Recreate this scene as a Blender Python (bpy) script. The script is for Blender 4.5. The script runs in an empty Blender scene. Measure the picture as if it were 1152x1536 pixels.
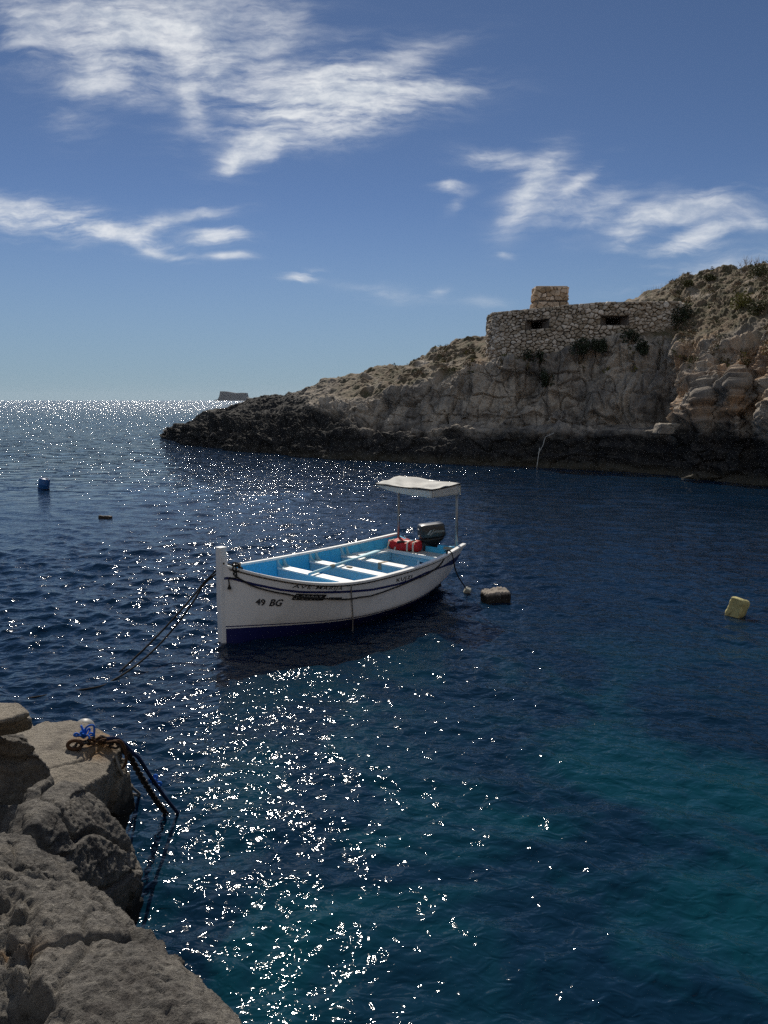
import bpy, bmesh, math, random
import numpy as np
from mathutils import Vector, Matrix

R = math.radians
rng = np.random.default_rng(7)
random.seed(7)
scene = bpy.context.scene
COL = scene.collection

# ------------------------------------------------------------------ camera
FPX, PITCH, H = 1154.0, R(8.28), 3.2          # focal length in photo pixels, tilt, eye height above water
cam_data = bpy.data.cameras.new('camera')
cam_data.sensor_fit = 'VERTICAL'
cam_data.sensor_height = 36.0
cam_data.lens = 36.0 * FPX / 1536.0
cam_data.clip_start = 0.05
cam_data.clip_end = 40000
cam = bpy.data.objects.new('camera', cam_data)
COL.objects.link(cam)
cam.location = (0, 0, H)
cam.rotation_euler = (math.pi / 2 - PITCH, 0, 0)
scene.camera = cam

# ------------------------------------------------------------------ light
SUN_ELEV, SUN_AZ = R(39), R(-11)               # azimuth from +Y, positive to the right
EXPOSURE = 0.45
SKY_STRENGTH = 0.052
scene.view_settings.view_transform = 'Standard'
scene.view_settings.look = 'None'
scene.view_settings.gamma = 1
scene.view_settings.use_curve_mapping = False
scene.view_settings.exposure = EXPOSURE
scene.cycles.use_denoising = False
scene.cycles.use_adaptive_sampling = False
scene.cycles.max_bounces = 6
scene.cycles.caustics_reflective = False
scene.cycles.caustics_refractive = False

sun_data = bpy.data.lights.new('sun', 'SUN')
sun_data.energy = 3.6
sun_data.angle = R(0.53)
sun_data.color = (1.0, 0.93, 0.82)
sun = bpy.data.objects.new('sun', sun_data)
COL.objects.link(sun)
sdir = Vector((math.sin(SUN_AZ) * math.cos(SUN_ELEV), math.cos(SUN_AZ) * math.cos(SUN_ELEV), math.sin(SUN_ELEV)))
sun.rotation_euler = sdir.to_track_quat('Z', 'Y').to_euler()


# ------------------------------------------------------------------ node helpers
class NT:
    def __init__(s, tree):
        s.t = tree
        s.n = tree.nodes
        s.l = tree.links

    def add(s, typ, **kw):
        n = s.n.new(typ)
        for k, v in kw.items():
            setattr(n, k, v)
        return n

    def link(s, a, b):
        s.l.new(a, b)

    def put(s, sock, v):
        if isinstance(v, bpy.types.NodeSocket):
            s.l.new(v, sock)
        elif v is not None:
            if hasattr(sock, 'default_value'):
                if isinstance(v, (tuple, list)) and len(v) == 3 and sock.type == 'RGBA':
                    v = (*v, 1)
                sock.default_value = v

    def math(s, op, a, b=None, c=None, clamp=False):
        n = s.add('ShaderNodeMath', operation=op, use_clamp=clamp)
        s.put(n.inputs[0], a); s.put(n.inputs[1], b)
        if c is not None: s.put(n.inputs[2], c)
        return n.outputs[0]

    def vmath(s, op, a, b=None):
        n = s.add('ShaderNodeVectorMath', operation=op)
        s.put(n.inputs[0], a)
        if b is not None: s.put(n.inputs[1], b)
        return n.outputs[0]

    def step(s, v, lo, hi, a=0.0, b=1.0):
        n = s.add('ShaderNodeMapRange', interpolation_type='SMOOTHSTEP')
        s.put(n.inputs[0], v); s.put(n.inputs[1], lo); s.put(n.inputs[2], hi); s.put(n.inputs[3], a); s.put(n.inputs[4], b)
        return n.outputs[0]

    def noise(s, vec, scale, detail=4, rough=0.55, dist=0.0):
        n = s.add('ShaderNodeTexNoise')
        s.put(n.inputs['Vector'], vec)
        n.inputs['Scale'].default_value = scale
        n.inputs['Detail'].default_value = detail
        n.inputs['Roughness'].default_value = rough
        n.inputs['Distortion'].default_value = dist
        return n

    def mix(s, f, a, b):
        n = s.add('ShaderNodeMix', data_type='RGBA')
        s.put(n.inputs[0], f); s.put(n.inputs[6], a); s.put(n.inputs[7], b)
        return n.outputs[2]

    def xyz(s, x, y, z):
        n = s.add('ShaderNodeCombineXYZ')
        s.put(n.inputs[0], x); s.put(n.inputs[1], y); s.put(n.inputs[2], z)
        return n.outputs[0]

    def mapping(s, vec, scale=(1, 1, 1), rot=(0, 0, 0), loc=(0, 0, 0)):
        n = s.add('ShaderNodeMapping')
        s.put(n.inputs[0], vec)
        n.inputs[1].default_value = loc
        n.inputs[2].default_value = rot
        n.inputs[3].default_value = scale
        return n.outputs[0]

    def bump(s, h, dist, strength=1.0, normal=None):
        n = s.add('ShaderNodeBump')
        n.inputs['Strength'].default_value = strength
        n.inputs['Distance'].default_value = dist
        s.put(n.inputs['Height'], h)
        if normal is not None: s.put(n.inputs['Normal'], normal)
        return n.outputs[0]


# ------------------------------------------------------------------ world: sky and clouds
world = bpy.data.worlds.new('World')
scene.world = world
world.use_nodes = True
w = NT(world.node_tree)
w.n.clear()
sky = w.add('ShaderNodeTexSky', sky_type='NISHITA')
sky.sun_disc = False
sky.sun_elevation = SUN_ELEV
sky.sun_rotation = SUN_AZ
sky.altitude = 0
sky.air_density = 0.5
sky.dust_density = 0.02
sky.ozone_density = 4.0
tc = w.add('ShaderNodeTexCoord')
sx = w.add('ShaderNodeSeparateXYZ')
w.link(tc.outputs['Generated'], sx.inputs[0])
dx, dy, dz = sx.outputs
ysafe = w.math('MAXIMUM', dy, 0.05)
cu = w.math('DIVIDE', dx, ysafe)               # tangent coordinates of the sky towards +Y
cw = w.math('DIVIDE', dz, ysafe)


def tan_uv(px, py):
    u = (px - 576) / FPX; v = (py - 768) / FPX
    y = math.cos(PITCH) - v * math.sin(PITCH)
    return u / y, -(v * math.cos(PITCH) + math.sin(PITCH)) / y


base_uv = w.xyz(cu, cw, 0.0)
warp = w.noise(base_uv, 3.2, 4, 0.5)
wv = w.vmath('SUBTRACT', warp.outputs['Color'], (0.5, 0.5, 0.5))
warp2 = w.noise(base_uv, 11.0, 4, 0.6)
wv2 = w.vmath('SUBTRACT', warp2.outputs['Color'], (0.5, 0.5, 0.5))
uvw = w.vmath('ADD', base_uv, w.vmath('MULTIPLY', wv, (0.06, 0.05, 0.0)))
uvw = w.vmath('ADD', uvw, w.vmath('MULTIPLY', wv2, (0.03, 0.026, 0.0)))

# (px, py, half-length px, half-height px, tilt deg, opacity, fibre tilt deg)
CLOUDS = [
    (190, 60, 110, 62, -10, 0.85, 30), (130, 115, 60, 42, 60, 0.42, 60), (300, 85, 85, 45, -35, 0.75, 45), (250, 25, 140, 42, 0, 0.42, 15), (40, 40, 50, 50, 30, 0.40, 60),
    (285, 150, 22, 50, 15, 0.4, 75), (400, 60, 70, 40, 30, 0.35, 45),
    (450, 150, 110, 42, 14, 1.1, 20), (560, 142, 110, 26, 4, 1.0, 8), (650, 132, 62, 11, -2, 0.75, 0), (490, 190, 85, 22, 8, 0.9, 12), (400, 212, 60, 26, 25, 0.9, 30), (352, 245, 28, 15, 35, 0.7, 40),
    (600, 90, 80, 22, 20, 0.3, 30),
    (35, 322, 95, 22, -9, 0.95, -8), (175, 345, 85, 16, -13, 0.75, -10), (255, 333, 70, 10, 9, 0.7, 8), (322, 356, 45, 12, 4, 0.8, 8),
    (240, 378, 40, 7, -14, 0.5, -10), (350, 385, 26, 5, 0, 0.5, 0), (448, 416, 28, 9, 8, 0.75, 10), (585, 440, 70, 12, -8, 0.12, -10), (655, 436, 18, 7, 10, 0.22, 0),
    (755, 243, 52, 14, -5, 0.42, 0), (808, 264, 44, 24, 40, 0.62, 45), (788, 297, 50, 18, 55, 0.50, 60), (862, 284, 54, 13, 40, 0.40, 45), (830, 305, 62, 26, 10, 0.30, 15), (905, 312, 50, 24, 25, 0.34, 30),
    (955, 340, 46, 21, 45, 0.52, 45), (1020, 316, 88, 19, 12, 0.56, 15), (1045, 356, 70, 15, 20, 0.46, 15), (1000, 374, 50, 13, 8, 0.34, 15), (1080, 402, 110, 24, 12, 0.26, 15),
    (675, 279, 24, 9, -8, 0.55, 0), (690, 303, 30, 12, 40, 0.18, 45), (757, 378, 16, 5, 0, 0.4, 0), (730, 455, 40, 10, 0, 0.1, 0), (1135, 335, 28, 14, 10, 0.25, 15),
]
fib_cache = {}


def fibre(angle, sc):
    key = (round(angle / 15), sc)
    if key not in fib_cache:
        m = w.mapping(uvw, scale=(sc * 0.42, sc * 2.4, 1), rot=(0, 0, -R(round(angle / 15) * 15)), loc=(key[0] * 0.37, 0.2, 0))
        fib_cache[key] = w.noise(m, 1.0, 9, 0.62).outputs['Fac']
    return fib_cache[key]


total = None
for (px, py, hl, hh, tilt, op, fa) in CLOUDS:
    cx_, cy_ = tan_uv(px, py)
    ca, sa = math.cos(R(tilt)), math.sin(R(tilt))
    d = w.vmath('SUBTRACT', w.vmath('ADD', w.vmath('MULTIPLY', base_uv, (0.45, 0.45, 0)), w.vmath('MULTIPLY', uvw, (0.55, 0.55, 0))), (cx_, cy_, 0))
    s_ = w.add('ShaderNodeSeparateXYZ'); w.link(d, s_.inputs[0])
    lx = w.math('ADD', w.math('MULTIPLY', s_.outputs[0], ca * FPX / hl), w.math('MULTIPLY', s_.outputs[1], sa * FPX / hl))
    ly = w.math('ADD', w.math('MULTIPLY', s_.outputs[0], -sa * FPX / hh), w.math('MULTIPLY', s_.outputs[1], ca * FPX / hh))
    r2 = w.math('ADD', w.math('MULTIPLY', lx, lx), w.math('MULTIPLY', ly, ly))
    fall = w.math('EXPONENT', w.math('MULTIPLY', r2, -1.05))
    f = fibre(fa, 9.0); f2 = fibre(fa + 15, 26.0)
    fm = w.math('ADD', w.math('MULTIPLY', f, 1.2), w.math('MULTIPLY', f2, 1.1))
    fm = w.math('ADD', fm, w.math('MULTIPLY', fall, 0.28))
    dens = w.math('MULTIPLY', w.math('MULTIPLY', w.step(fm, 1.04, 1.66), op * 1.25), w.math('POWER', fall, 0.9))
    total = dens if total is None else w.math('ADD', total, dens)
fine = w.noise(w.mapping(uvw, scale=(16, 34, 1), rot=(0, 0, R(-25))), 1.0, 7, 0.66).outputs['Fac']
total = w.math('MULTIPLY', total, w.step(fine, 0.25, 0.70, 0.45, 1.25))
front = w.step(dy, 0.05, 0.2)
cover = w.math('MULTIPLY', w.math('SUBTRACT', 1.0, w.math('EXPONENT', w.math('MULTIPLY', total, -1.8))), front, clamp=True)
cloud_col = w.mix(w.step(fine, 0.25, 0.75), (8.6, 9.3, 10.2), (13.0, 13.1, 13.1))
# pale haze low over the sea
hz = w.step(dz, 0.26, -0.02)
sky_hazed = w.mix(w.math('MULTIPLY', hz, 0.85), sky.outputs[0], (3.0, 4.35, 5.3))
sky_mix = w.mix(cover, sky_hazed, cloud_col)
# bright clouds added behind the camera, out of view, to fill shaded faces
cum = w.noise(tc.outputs['Generated'], 2.3, 6, 0.58).outputs['Fac']
rear_fill = w.math('MULTIPLY', w.step(cum, 0.40, 0.56), w.math('MULTIPLY', w.step(dy, 0.0, -0.35), w.step(dz, 0.0, 0.12)))
sky_mix = w.mix(rear_fill, sky_mix, (6.2, 7.3, 8.8))
bg = w.add('ShaderNodeBackground')
bg.inputs['Strength'].default_value = SKY_STRENGTH
w.link(sky_mix, bg.inputs['Color'])
wo = w.add('ShaderNodeOutputWorld')
w.link(bg.outputs[0], wo.inputs['Surface'])


# ------------------------------------------------------------------ projection helpers (photo pixel <-> place)
CT, ST = math.cos(PITCH), math.sin(PITCH)


def at_z(px, py, z):
    u = (px - 576) / FPX; v = (py - 768) / FPX
    t = (z - H) / (-(v * CT + ST))
    return np.array([u * t, t * (CT - v * ST), z])


def at_y(px, py, Y):
    u = (px - 576) / FPX; v = (py - 768) / FPX
    t = Y / (CT - v * ST)
    return np.array([u * t, Y, H - t * (v * CT + ST)])


def project(P):
    P = np.asarray(P, float)
    z = P[..., 2] - H
    d = P[..., 1] * CT - z * ST
    up = P[..., 1] * ST + z * CT
    return np.stack([576 + FPX * P[..., 0] / d, 768 - FPX * up / d], -1)


# ------------------------------------------------------------------ noise in numpy
def _hash(i, j, k, seed=0):
    h = (i.astype(np.int64) * 374761393 + j.astype(np.int64) * 668265263 + k.astype(np.int64) * 2147483647 + seed * 974711) & 0xffffffff
    h = ((h ^ (h >> 13)) * 1274126177) & 0xffffffff
    h = ((h ^ (h >> 16)) * 2246822519) & 0xffffffff
    return (h ^ (h >> 15)) & 0xffffffff


def vnoise(P, seed=0):
    """gradient noise, about -1..1"""
    P = np.asarray(P, np.float32)
    I = np.floor(P).astype(np.int64)
    f = (P - I).astype(np.float32)
    u = f * f * f * (f * (f * 6 - 15) + 10)
    out = np.zeros(len(P), np.float32)
    for a in (0, 1):
        wx = u[:, 0] if a else 1 - u[:, 0]
        for b in (0, 1):
            wy = u[:, 1] if b else 1 - u[:, 1]
            for c in (0, 1):
                wz = u[:, 2] if c else 1 - u[:, 2]
                h = _hash(I[:, 0] + a, I[:, 1] + b, I[:, 2] + c, seed)
                gx = (h & 1023).astype(np.float32) / 511.5 - 1
                gy = ((h >> 10) & 1023).astype(np.float32) / 511.5 - 1
                gz = ((h >> 20) & 1023).astype(np.float32) / 511.5 - 1
                out += wx * wy * wz * (gx * (f[:, 0] - a) + gy * (f[:, 1] - b) + gz * (f[:, 2] - c))
    return out * 1.4


def fbm(P, oct=4, gain=0.5, lac=2.03, seed=0):
    s = np.zeros(len(P), np.float32); a = 1.0
    Q = np.asarray(P, np.float32)
    for o in range(oct):
        s += a * vnoise(Q, seed + o * 17); a *= gain; Q = Q * lac + 3.7
    return s


def ridged(P, oct=4, gain=0.5, lac=2.05, seed=0):
    s = np.zeros(len(P), np.float32); a = 1.0; tot = 0
    Q = np.asarray(P, np.float32)
    for o in range(oct):
        s += a * (1 - 2 * np.abs(vnoise(Q, seed + o * 31))); tot += a; a *= gain; Q = Q * lac + 1.9
    return s / tot


def worley(P, seed=0):
    P = np.asarray(P, np.float32)
    I = np.floor(P).astype(np.int64)
    f1 = np.full(len(P), 9, np.float32); f2 = f1.copy(); cid = np.zeros(len(P), np.int64)
    for a in (-1, 0, 1):
        for b in (-1, 0, 1):
            for c in (-1, 0, 1):
                h = _hash(I[:, 0] + a, I[:, 1] + b, I[:, 2] + c, seed)
                q = np.stack([I[:, 0] + a + (h & 1023) / 1023.0, I[:, 1] + b + ((h >> 10) & 1023) / 1023.0, I[:, 2] + c + ((h >> 20) & 1023) / 1023.0], -1)
                d = np.sqrt(((P - q) ** 2).sum(1)).astype(np.float32)
                m = d < f1
                f2 = np.where(m, f1, np.minimum(f2, d)); cid = np.where(m, h, cid); f1 = np.where(m, d, f1)
    return f1, f2, (cid % 1009) / 1009.0


def sst(x, a, b):
    t = np.clip((x - a) / (b - a), 0, 1)
    return t * t * (3 - 2 * t)


# ------------------------------------------------------------------ mesh helpers
def tag(o, label=None, cat=None, group=None, kind=None):
    if label: o['label'] = label
    if cat: o['category'] = cat
    if group: o['group'] = group
    if kind: o['kind'] = kind
    return o


def link(name, me, mat=None, parent=None, smooth=True):
    o = bpy.data.objects.new(name, me)
    COL.objects.link(o)
    if mat is not None and not me.materials:
        me.materials.append(mat)
    if smooth and len(me.polygons):
        me.polygons.foreach_set('use_smooth', np.ones(len(me.polygons), bool))
    if parent is not None: o.parent = parent
    return o


def mesh_np(name, V, Q, mat=None, parent=None, smooth=True, attrs=None):
    """V (N,3), Q (M,4) quads (or (M,3))"""
    me = bpy.data.meshes.new(name)
    V = np.asarray(V, np.float32); Q = np.asarray(Q, np.int32)
    k = Q.shape[1]
    me.vertices.add(len(V)); me.vertices.foreach_set('co', V.ravel())
    me.loops.add(Q.size); me.loops.foreach_set('vertex_index', Q.ravel())
    me.polygons.add(len(Q))
    me.polygons.foreach_set('loop_start', np.arange(0, Q.size, k, dtype=np.int32))
    me.update(calc_edges=True)
    me.validate()
    for nm, arr in (attrs or {}).items():
        at = me.attributes.new(nm, 'FLOAT', 'POINT')
        at.data.foreach_set('value', np.asarray(arr, np.float32))
    return link(name, me, mat, parent, smooth)


def grid_quads(nr, nc, wrap=False):
    r = np.arange(nr - 1)[:, None]; c = np.arange(nc if wrap else nc - 1)[None, :]
    c2 = (c + 1) % nc
    q = np.stack(np.broadcast_arrays(r * nc + c, r * nc + c2, (r + 1) * nc + c2, (r + 1) * nc + c), -1)
    return q.reshape(-1, 4)


class MB:
    """collects shapes into ONE mesh"""
    def __init__(s): s.v = []; s.f = []

    def raw(s, V, F):
        b = len(s.v)
        s.v += [tuple(map(float, v)) for v in V]
        s.f += [tuple(int(i) + b for i in f) for f in F]
        return s

    def box(s, c, size, rot=None, taper=1.0):
        x, y, z = (np.array(size) / 2)
        V = [(-x, -y, -z), (x, -y, -z), (x, y, -z), (-x, y, -z), (-x * taper, -y * taper, z), (x * taper, -y * taper, z), (x * taper, y * taper, z), (-x * taper, y * taper, z)]
        M = rot if rot is not None else Matrix.Identity(3)
        V = [M @ Vector(v) + Vector(c) for v in V]
        return s.raw(V, [(3, 2, 1, 0), (4, 5, 6, 7), (0, 1, 5, 4), (1, 2, 6, 5), (2, 3, 7, 6), (3, 0, 4, 7)])

    def tube(s, pts, r, n=8, cap=True, closed=False):
        P = [Vector(p) for p in pts]
        N = len(P)
        rr = r if hasattr(r, '__len__') else [r] * N
        V = []; F = []
        prev = None
        for i in range(N):
            if closed: t = (P[(i + 1) % N] - P[i - 1])
            else: t = P[min(i + 1, N - 1)] - P[max(i - 1, 0)]
            t.normalize()
            if prev is None:
                a = Vector((0, 0, 1)) if abs(t.z) < .9 else Vector((1, 0, 0))
                u = t.cross(a).normalized()
            else:
                u = (prev - t * prev.dot(t)).normalized()
            prev = u
            v_ = t.cross(u)
            for k in range(n):
                an = 2 * math.pi * k / n
                V.append(P[i] + (u * math.cos(an) + v_ * math.sin(an)) * rr[i])
        for i in range(N if closed else N - 1):
            j = (i + 1) % N
            for k in range(n):
                k2 = (k + 1) % n
                F.append((i * n + k, i * n + k2, j * n + k2, j * n + k))
        if cap and not closed:
            F.append(tuple(range(n - 1, -1, -1))); F.append(tuple((N - 1) * n + k for k in range(n)))
        return s.raw(V, F)

    def prism(s, poly, axis_u, axis_v, origin, thick):
        """poly 2-D, extruded along u x v"""
        u = Vector(axis_u); v = Vector(axis_v); nrm = u.cross(v).normalized(); o = Vector(origin)
        n = len(poly)
        V = [o + u * a + v * b - nrm * thick / 2 for a, b in poly] + [o + u * a + v * b + nrm * thick / 2 for a, b in poly]
        F = [tuple(range(n - 1, -1, -1)), tuple(range(n, 2 * n))] + [(i, (i + 1) % n, n + (i + 1) % n, n + i) for i in range(n)]
        return s.raw(V, F)

    def loft(s, rings, cap=True, closed=True):
        n = len(rings[0]); V = [p for r_ in rings for p in r_]; F = []
        for i in range(len(rings) - 1):
            for k in range(n if closed else n - 1):
                k2 = (k + 1) % n
                F.append((i * n + k, i * n + k2, (i + 1) * n + k2, (i + 1) * n + k))
        if cap:
            F.append(tuple(range(n - 1, -1, -1))); F.append(tuple((len(rings) - 1) * n + k for k in range(n)))
        return s.raw(V, F)

    def build(s, name, mat, parent=None, smooth=False, bevel=0.0, seg=2, subsurf=0, solid=0.0):
        me = bpy.data.meshes.new(name)
        me.from_pydata(s.v, [], s.f)
        bm = bmesh.new(); bm.from_mesh(me); bmesh.ops.recalc_face_normals(bm, faces=bm.faces); bm.to_mesh(me); bm.free()
        o = link(name, me, mat, parent, smooth)
        if solid:
            m = o.modifiers.new('solid', 'SOLIDIFY'); m.thickness = solid; m.offset = 0
        if bevel:
            m = o.modifiers.new('bevel', 'BEVEL'); m.width = bevel; m.segments = seg; m.limit_method = 'ANGLE'; m.angle_limit = R(35)
        if subsurf:
            m = o.modifiers.new('sub', 'SUBSURF'); m.levels = subsurf; m.render_levels = subsurf
        return o


def empty(name, loc=(0, 0, 0), rz=0.0):
    o = bpy.data.objects.new(name, None)
    o.empty_display_size = 0.2
    COL.objects.link(o)
    o.location = loc; o.rotation_euler = (0, 0, rz)
    return o


def smooth_path(pts, n=12):
    """Catmull-Rom through points"""
    P = [np.asarray(p, float) for p in pts]
    P = [2 * P[0] - P[1]] + P + [2 * P[-1] - P[-2]]
    out = []
    for i in range(1, len(P) - 2):
        for k in range(n):
            t = k / n
            a, b, c, d = P[i - 1:i + 3]
            out.append(0.5 * (2 * b + (c - a) * t + (2 * a - 5 * b + 4 * c - d) * t * t + (3 * b - a - 3 * c + d) * t ** 3))
    out.append(P[-2])
    return out


# ------------------------------------------------------------------ materials
MATS = {}


def paint(name, col, rough=0.5, spec=0.5, var=0.12, nscale=6.0, bump=0.0, metal=0.0, dirt=None, dirt_amt=0.5, dscale=5.0):
    m = bpy.data.materials.new(name); m.use_nodes = True
    t = NT(m.node_tree); b = t.n['Principled BSDF']
    co = t.add('ShaderNodeTexCoord').outputs['Object']
    n1 = t.noise(co, nscale, 5, 0.6).outputs['Fac']
    lo = tuple(c * (1 - var) for c in col); hi = tuple(min(1, c * (1 + var)) for c in col)
    c = t.mix(n1, lo, hi)
    if dirt:
        n2 = t.noise(co, dscale, 7, 0.68, 0.4).outputs['Fac']
        c = t.mix(t.math('MULTIPLY', t.step(n2, 0.52, 0.68), dirt_amt), c, dirt)
    t.put(b.inputs['Base Color'], c)
    t.put(b.inputs['Roughness'], t.math('MULTIPLY_ADD', n1, 0.2, rough - 0.1))
    b.inputs['Metallic'].default_value = metal
    b.inputs['Specular IOR Level'].default_value = spec
    if bump:
        n3 = t.noise(co, nscale * 6, 6, 0.65).outputs['Fac']
        t.put(b.inputs['Normal'], t.bump(n3, bump))
    MATS[name] = m
    return m


def rock_material(name, kind):
    m = bpy.data.materials.new(name); m.use_nodes = True
    t = NT(m.node_tree); b = t.n['Principled BSDF']
    pos = t.add('ShaderNodeNewGeometry').outputs['Position']
    b.inputs['Roughness'].default_value = 0.9
    b.inputs['Specular IOR Level'].default_value = 0.25
    if kind == 'headland':
        at = lambda nm: t.add('ShaderNodeAttribute', attribute_name=nm).outputs['Fac']
        n_big = t.noise(pos, 0.45, 5, 0.6).outputs['Fac']
        n_mid = t.noise(pos, 2.2, 6, 0.65).outputs['Fac']
        n_fin = t.noise(pos, 9.0, 6, 0.7).outputs['Fac']
        c = t.mix(t.step(n_big, 0.38, 0.62), (0.165, 0.145, 0.125), (0.47, 0.395, 0.31))
        c = t.mix(t.math('MULTIPLY', t.step(n_mid, 0.42, 0.66), 0.6), c, (0.40, 0.34, 0.275))
        streak = t.noise(t.mapping(pos, scale=(1.6, 1.6, 0.22)), 1.0, 6, 0.65, 0.3).outputs['Fac']
        c = t.mix(t.math('MULTIPLY', t.step(streak, 0.5, 0.66), 0.72), c, (0.085, 0.078, 0.074))
        warm = t.math('MULTIPLY', at('warm'), t.step(n_mid, 0.25, 0.62))
        c = t.mix(warm, c, (0.47, 0.275, 0.14))
        c = t.mix(t.math('MULTIPLY', t.step(n_fin, 0.60, 0.78), 0.7), c, (0.50, 0.45, 0.38))
        veg = at('veg')
        vn = t.noise(pos, 1.5, 6, 0.7).outputs['Fac']
        vc = t.mix(t.step(vn, 0.4, 0.62), (0.175, 0.125, 0.078), (0.08, 0.07, 0.033))
        c = t.mix(t.math('MULTIPLY', veg, t.step(n_fin, 0.82, 0.55)), c, vc)
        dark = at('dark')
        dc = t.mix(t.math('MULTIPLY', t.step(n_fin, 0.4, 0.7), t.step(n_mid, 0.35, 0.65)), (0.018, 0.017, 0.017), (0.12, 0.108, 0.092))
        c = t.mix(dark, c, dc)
        alg = at('algae')
        c = t.mix(alg, c, (0.075, 0.065, 0.045))
        t.put(b.inputs['Base Color'], c)
        bn = t.bump(n_fin, 0.10, 0.9)
        n_xf = t.noise(pos, 30.0, 5, 0.7).outputs['Fac']
        t.put(b.inputs['Normal'], t.bump(n_xf, 0.03, 0.8, bn))
    else:
        n_big = t.noise(pos, 1.3, 5, 0.6).outputs['Fac']
        n_mid = t.noise(pos, 6.0, 7, 0.68).outputs['Fac']
        n_fin = t.noise(pos, 45.0, 6, 0.72).outputs['Fac']
        if kind == 'pale':
            c = t.mix(t.step(n_big, 0.35, 0.65), (0.30, 0.265, 0.215), (0.22, 0.195, 0.165))
        elif kind == 'slab':
            c = t.mix(t.step(n_big, 0.35, 0.65), (0.33, 0.29, 0.235), (0.26, 0.22, 0.18))
        else:
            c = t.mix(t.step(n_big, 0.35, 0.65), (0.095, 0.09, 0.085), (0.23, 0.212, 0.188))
        n_str = t.noise(t.mapping(pos, scale=(14, 44, 26), rot=(0, 0, R(-37))), 1.0, 7, 0.7, 0.3).outputs['Fac']
        if kind == 'dark':
            c = t.mix(t.math('MULTIPLY', t.step(n_str, 0.52, 0.68), 0.65), c, (0.36, 0.335, 0.29))
            c = t.mix(t.math('MULTIPLY', t.step(n_str, 0.46, 0.32), 0.8), c, (0.04, 0.036, 0.033))
        c = t.mix(t.math('MULTIPLY', t.step(n_mid, 0.5, 0.72), 0.55), c, (0.26, 0.23, 0.19))
        c = t.mix(t.math('MULTIPLY', t.step(n_mid, 0.5, 0.3), 0.6), c, (0.07, 0.06, 0.055))
        c = t.mix(t.math('MULTIPLY', t.step(n_fin, 0.5, 0.72), 0.4), c, (0.33, 0.30, 0.25))
        c = t.mix(t.math('MULTIPLY', t.step(n_fin, 0.45, 0.3), 0.5), c, (0.05, 0.045, 0.04))
        rust = t.add('ShaderNodeAttribute', attribute_name='rust').outputs['Fac']
        c = t.mix(t.math('MULTIPLY', rust, t.step(n_mid, 0.3, 0.6)), c, (0.30, 0.17, 0.07))
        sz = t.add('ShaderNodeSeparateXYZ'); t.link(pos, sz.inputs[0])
        wet_shade = t.step(t.math('ADD', sz.outputs[2], t.math('MULTIPLY', n_mid, 0.5)), 1.05, 0.72)  # splash-wet band, raised and blackened to paint in the overhang's shade
        c = t.mix(wet_shade, c, (0.022, 0.021, 0.02))
        t.put(b.inputs['Base Color'], c)
        bn = t.bump(n_mid, 0.04, 0.9)
        bn = t.bump(n_str, 0.02, 0.9, bn)
        bn = t.bump(n_fin, 0.016, 1.0, bn)
        n_xf = t.noise(t.mapping(pos, scale=(1, 1.0, 1.6)), 170.0, 4, 0.7).outputs['Fac']
        t.put(b.inputs['Normal'], t.bump(n_xf, 0.005, 1.0, bn))
    return m


M_HEAD = rock_material('headland_rock', 'headland')
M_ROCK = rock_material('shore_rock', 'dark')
M_PALE = rock_material('pale_shore_rock', 'pale')
M_SLAB = rock_material('slab_stone', 'slab')

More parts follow.
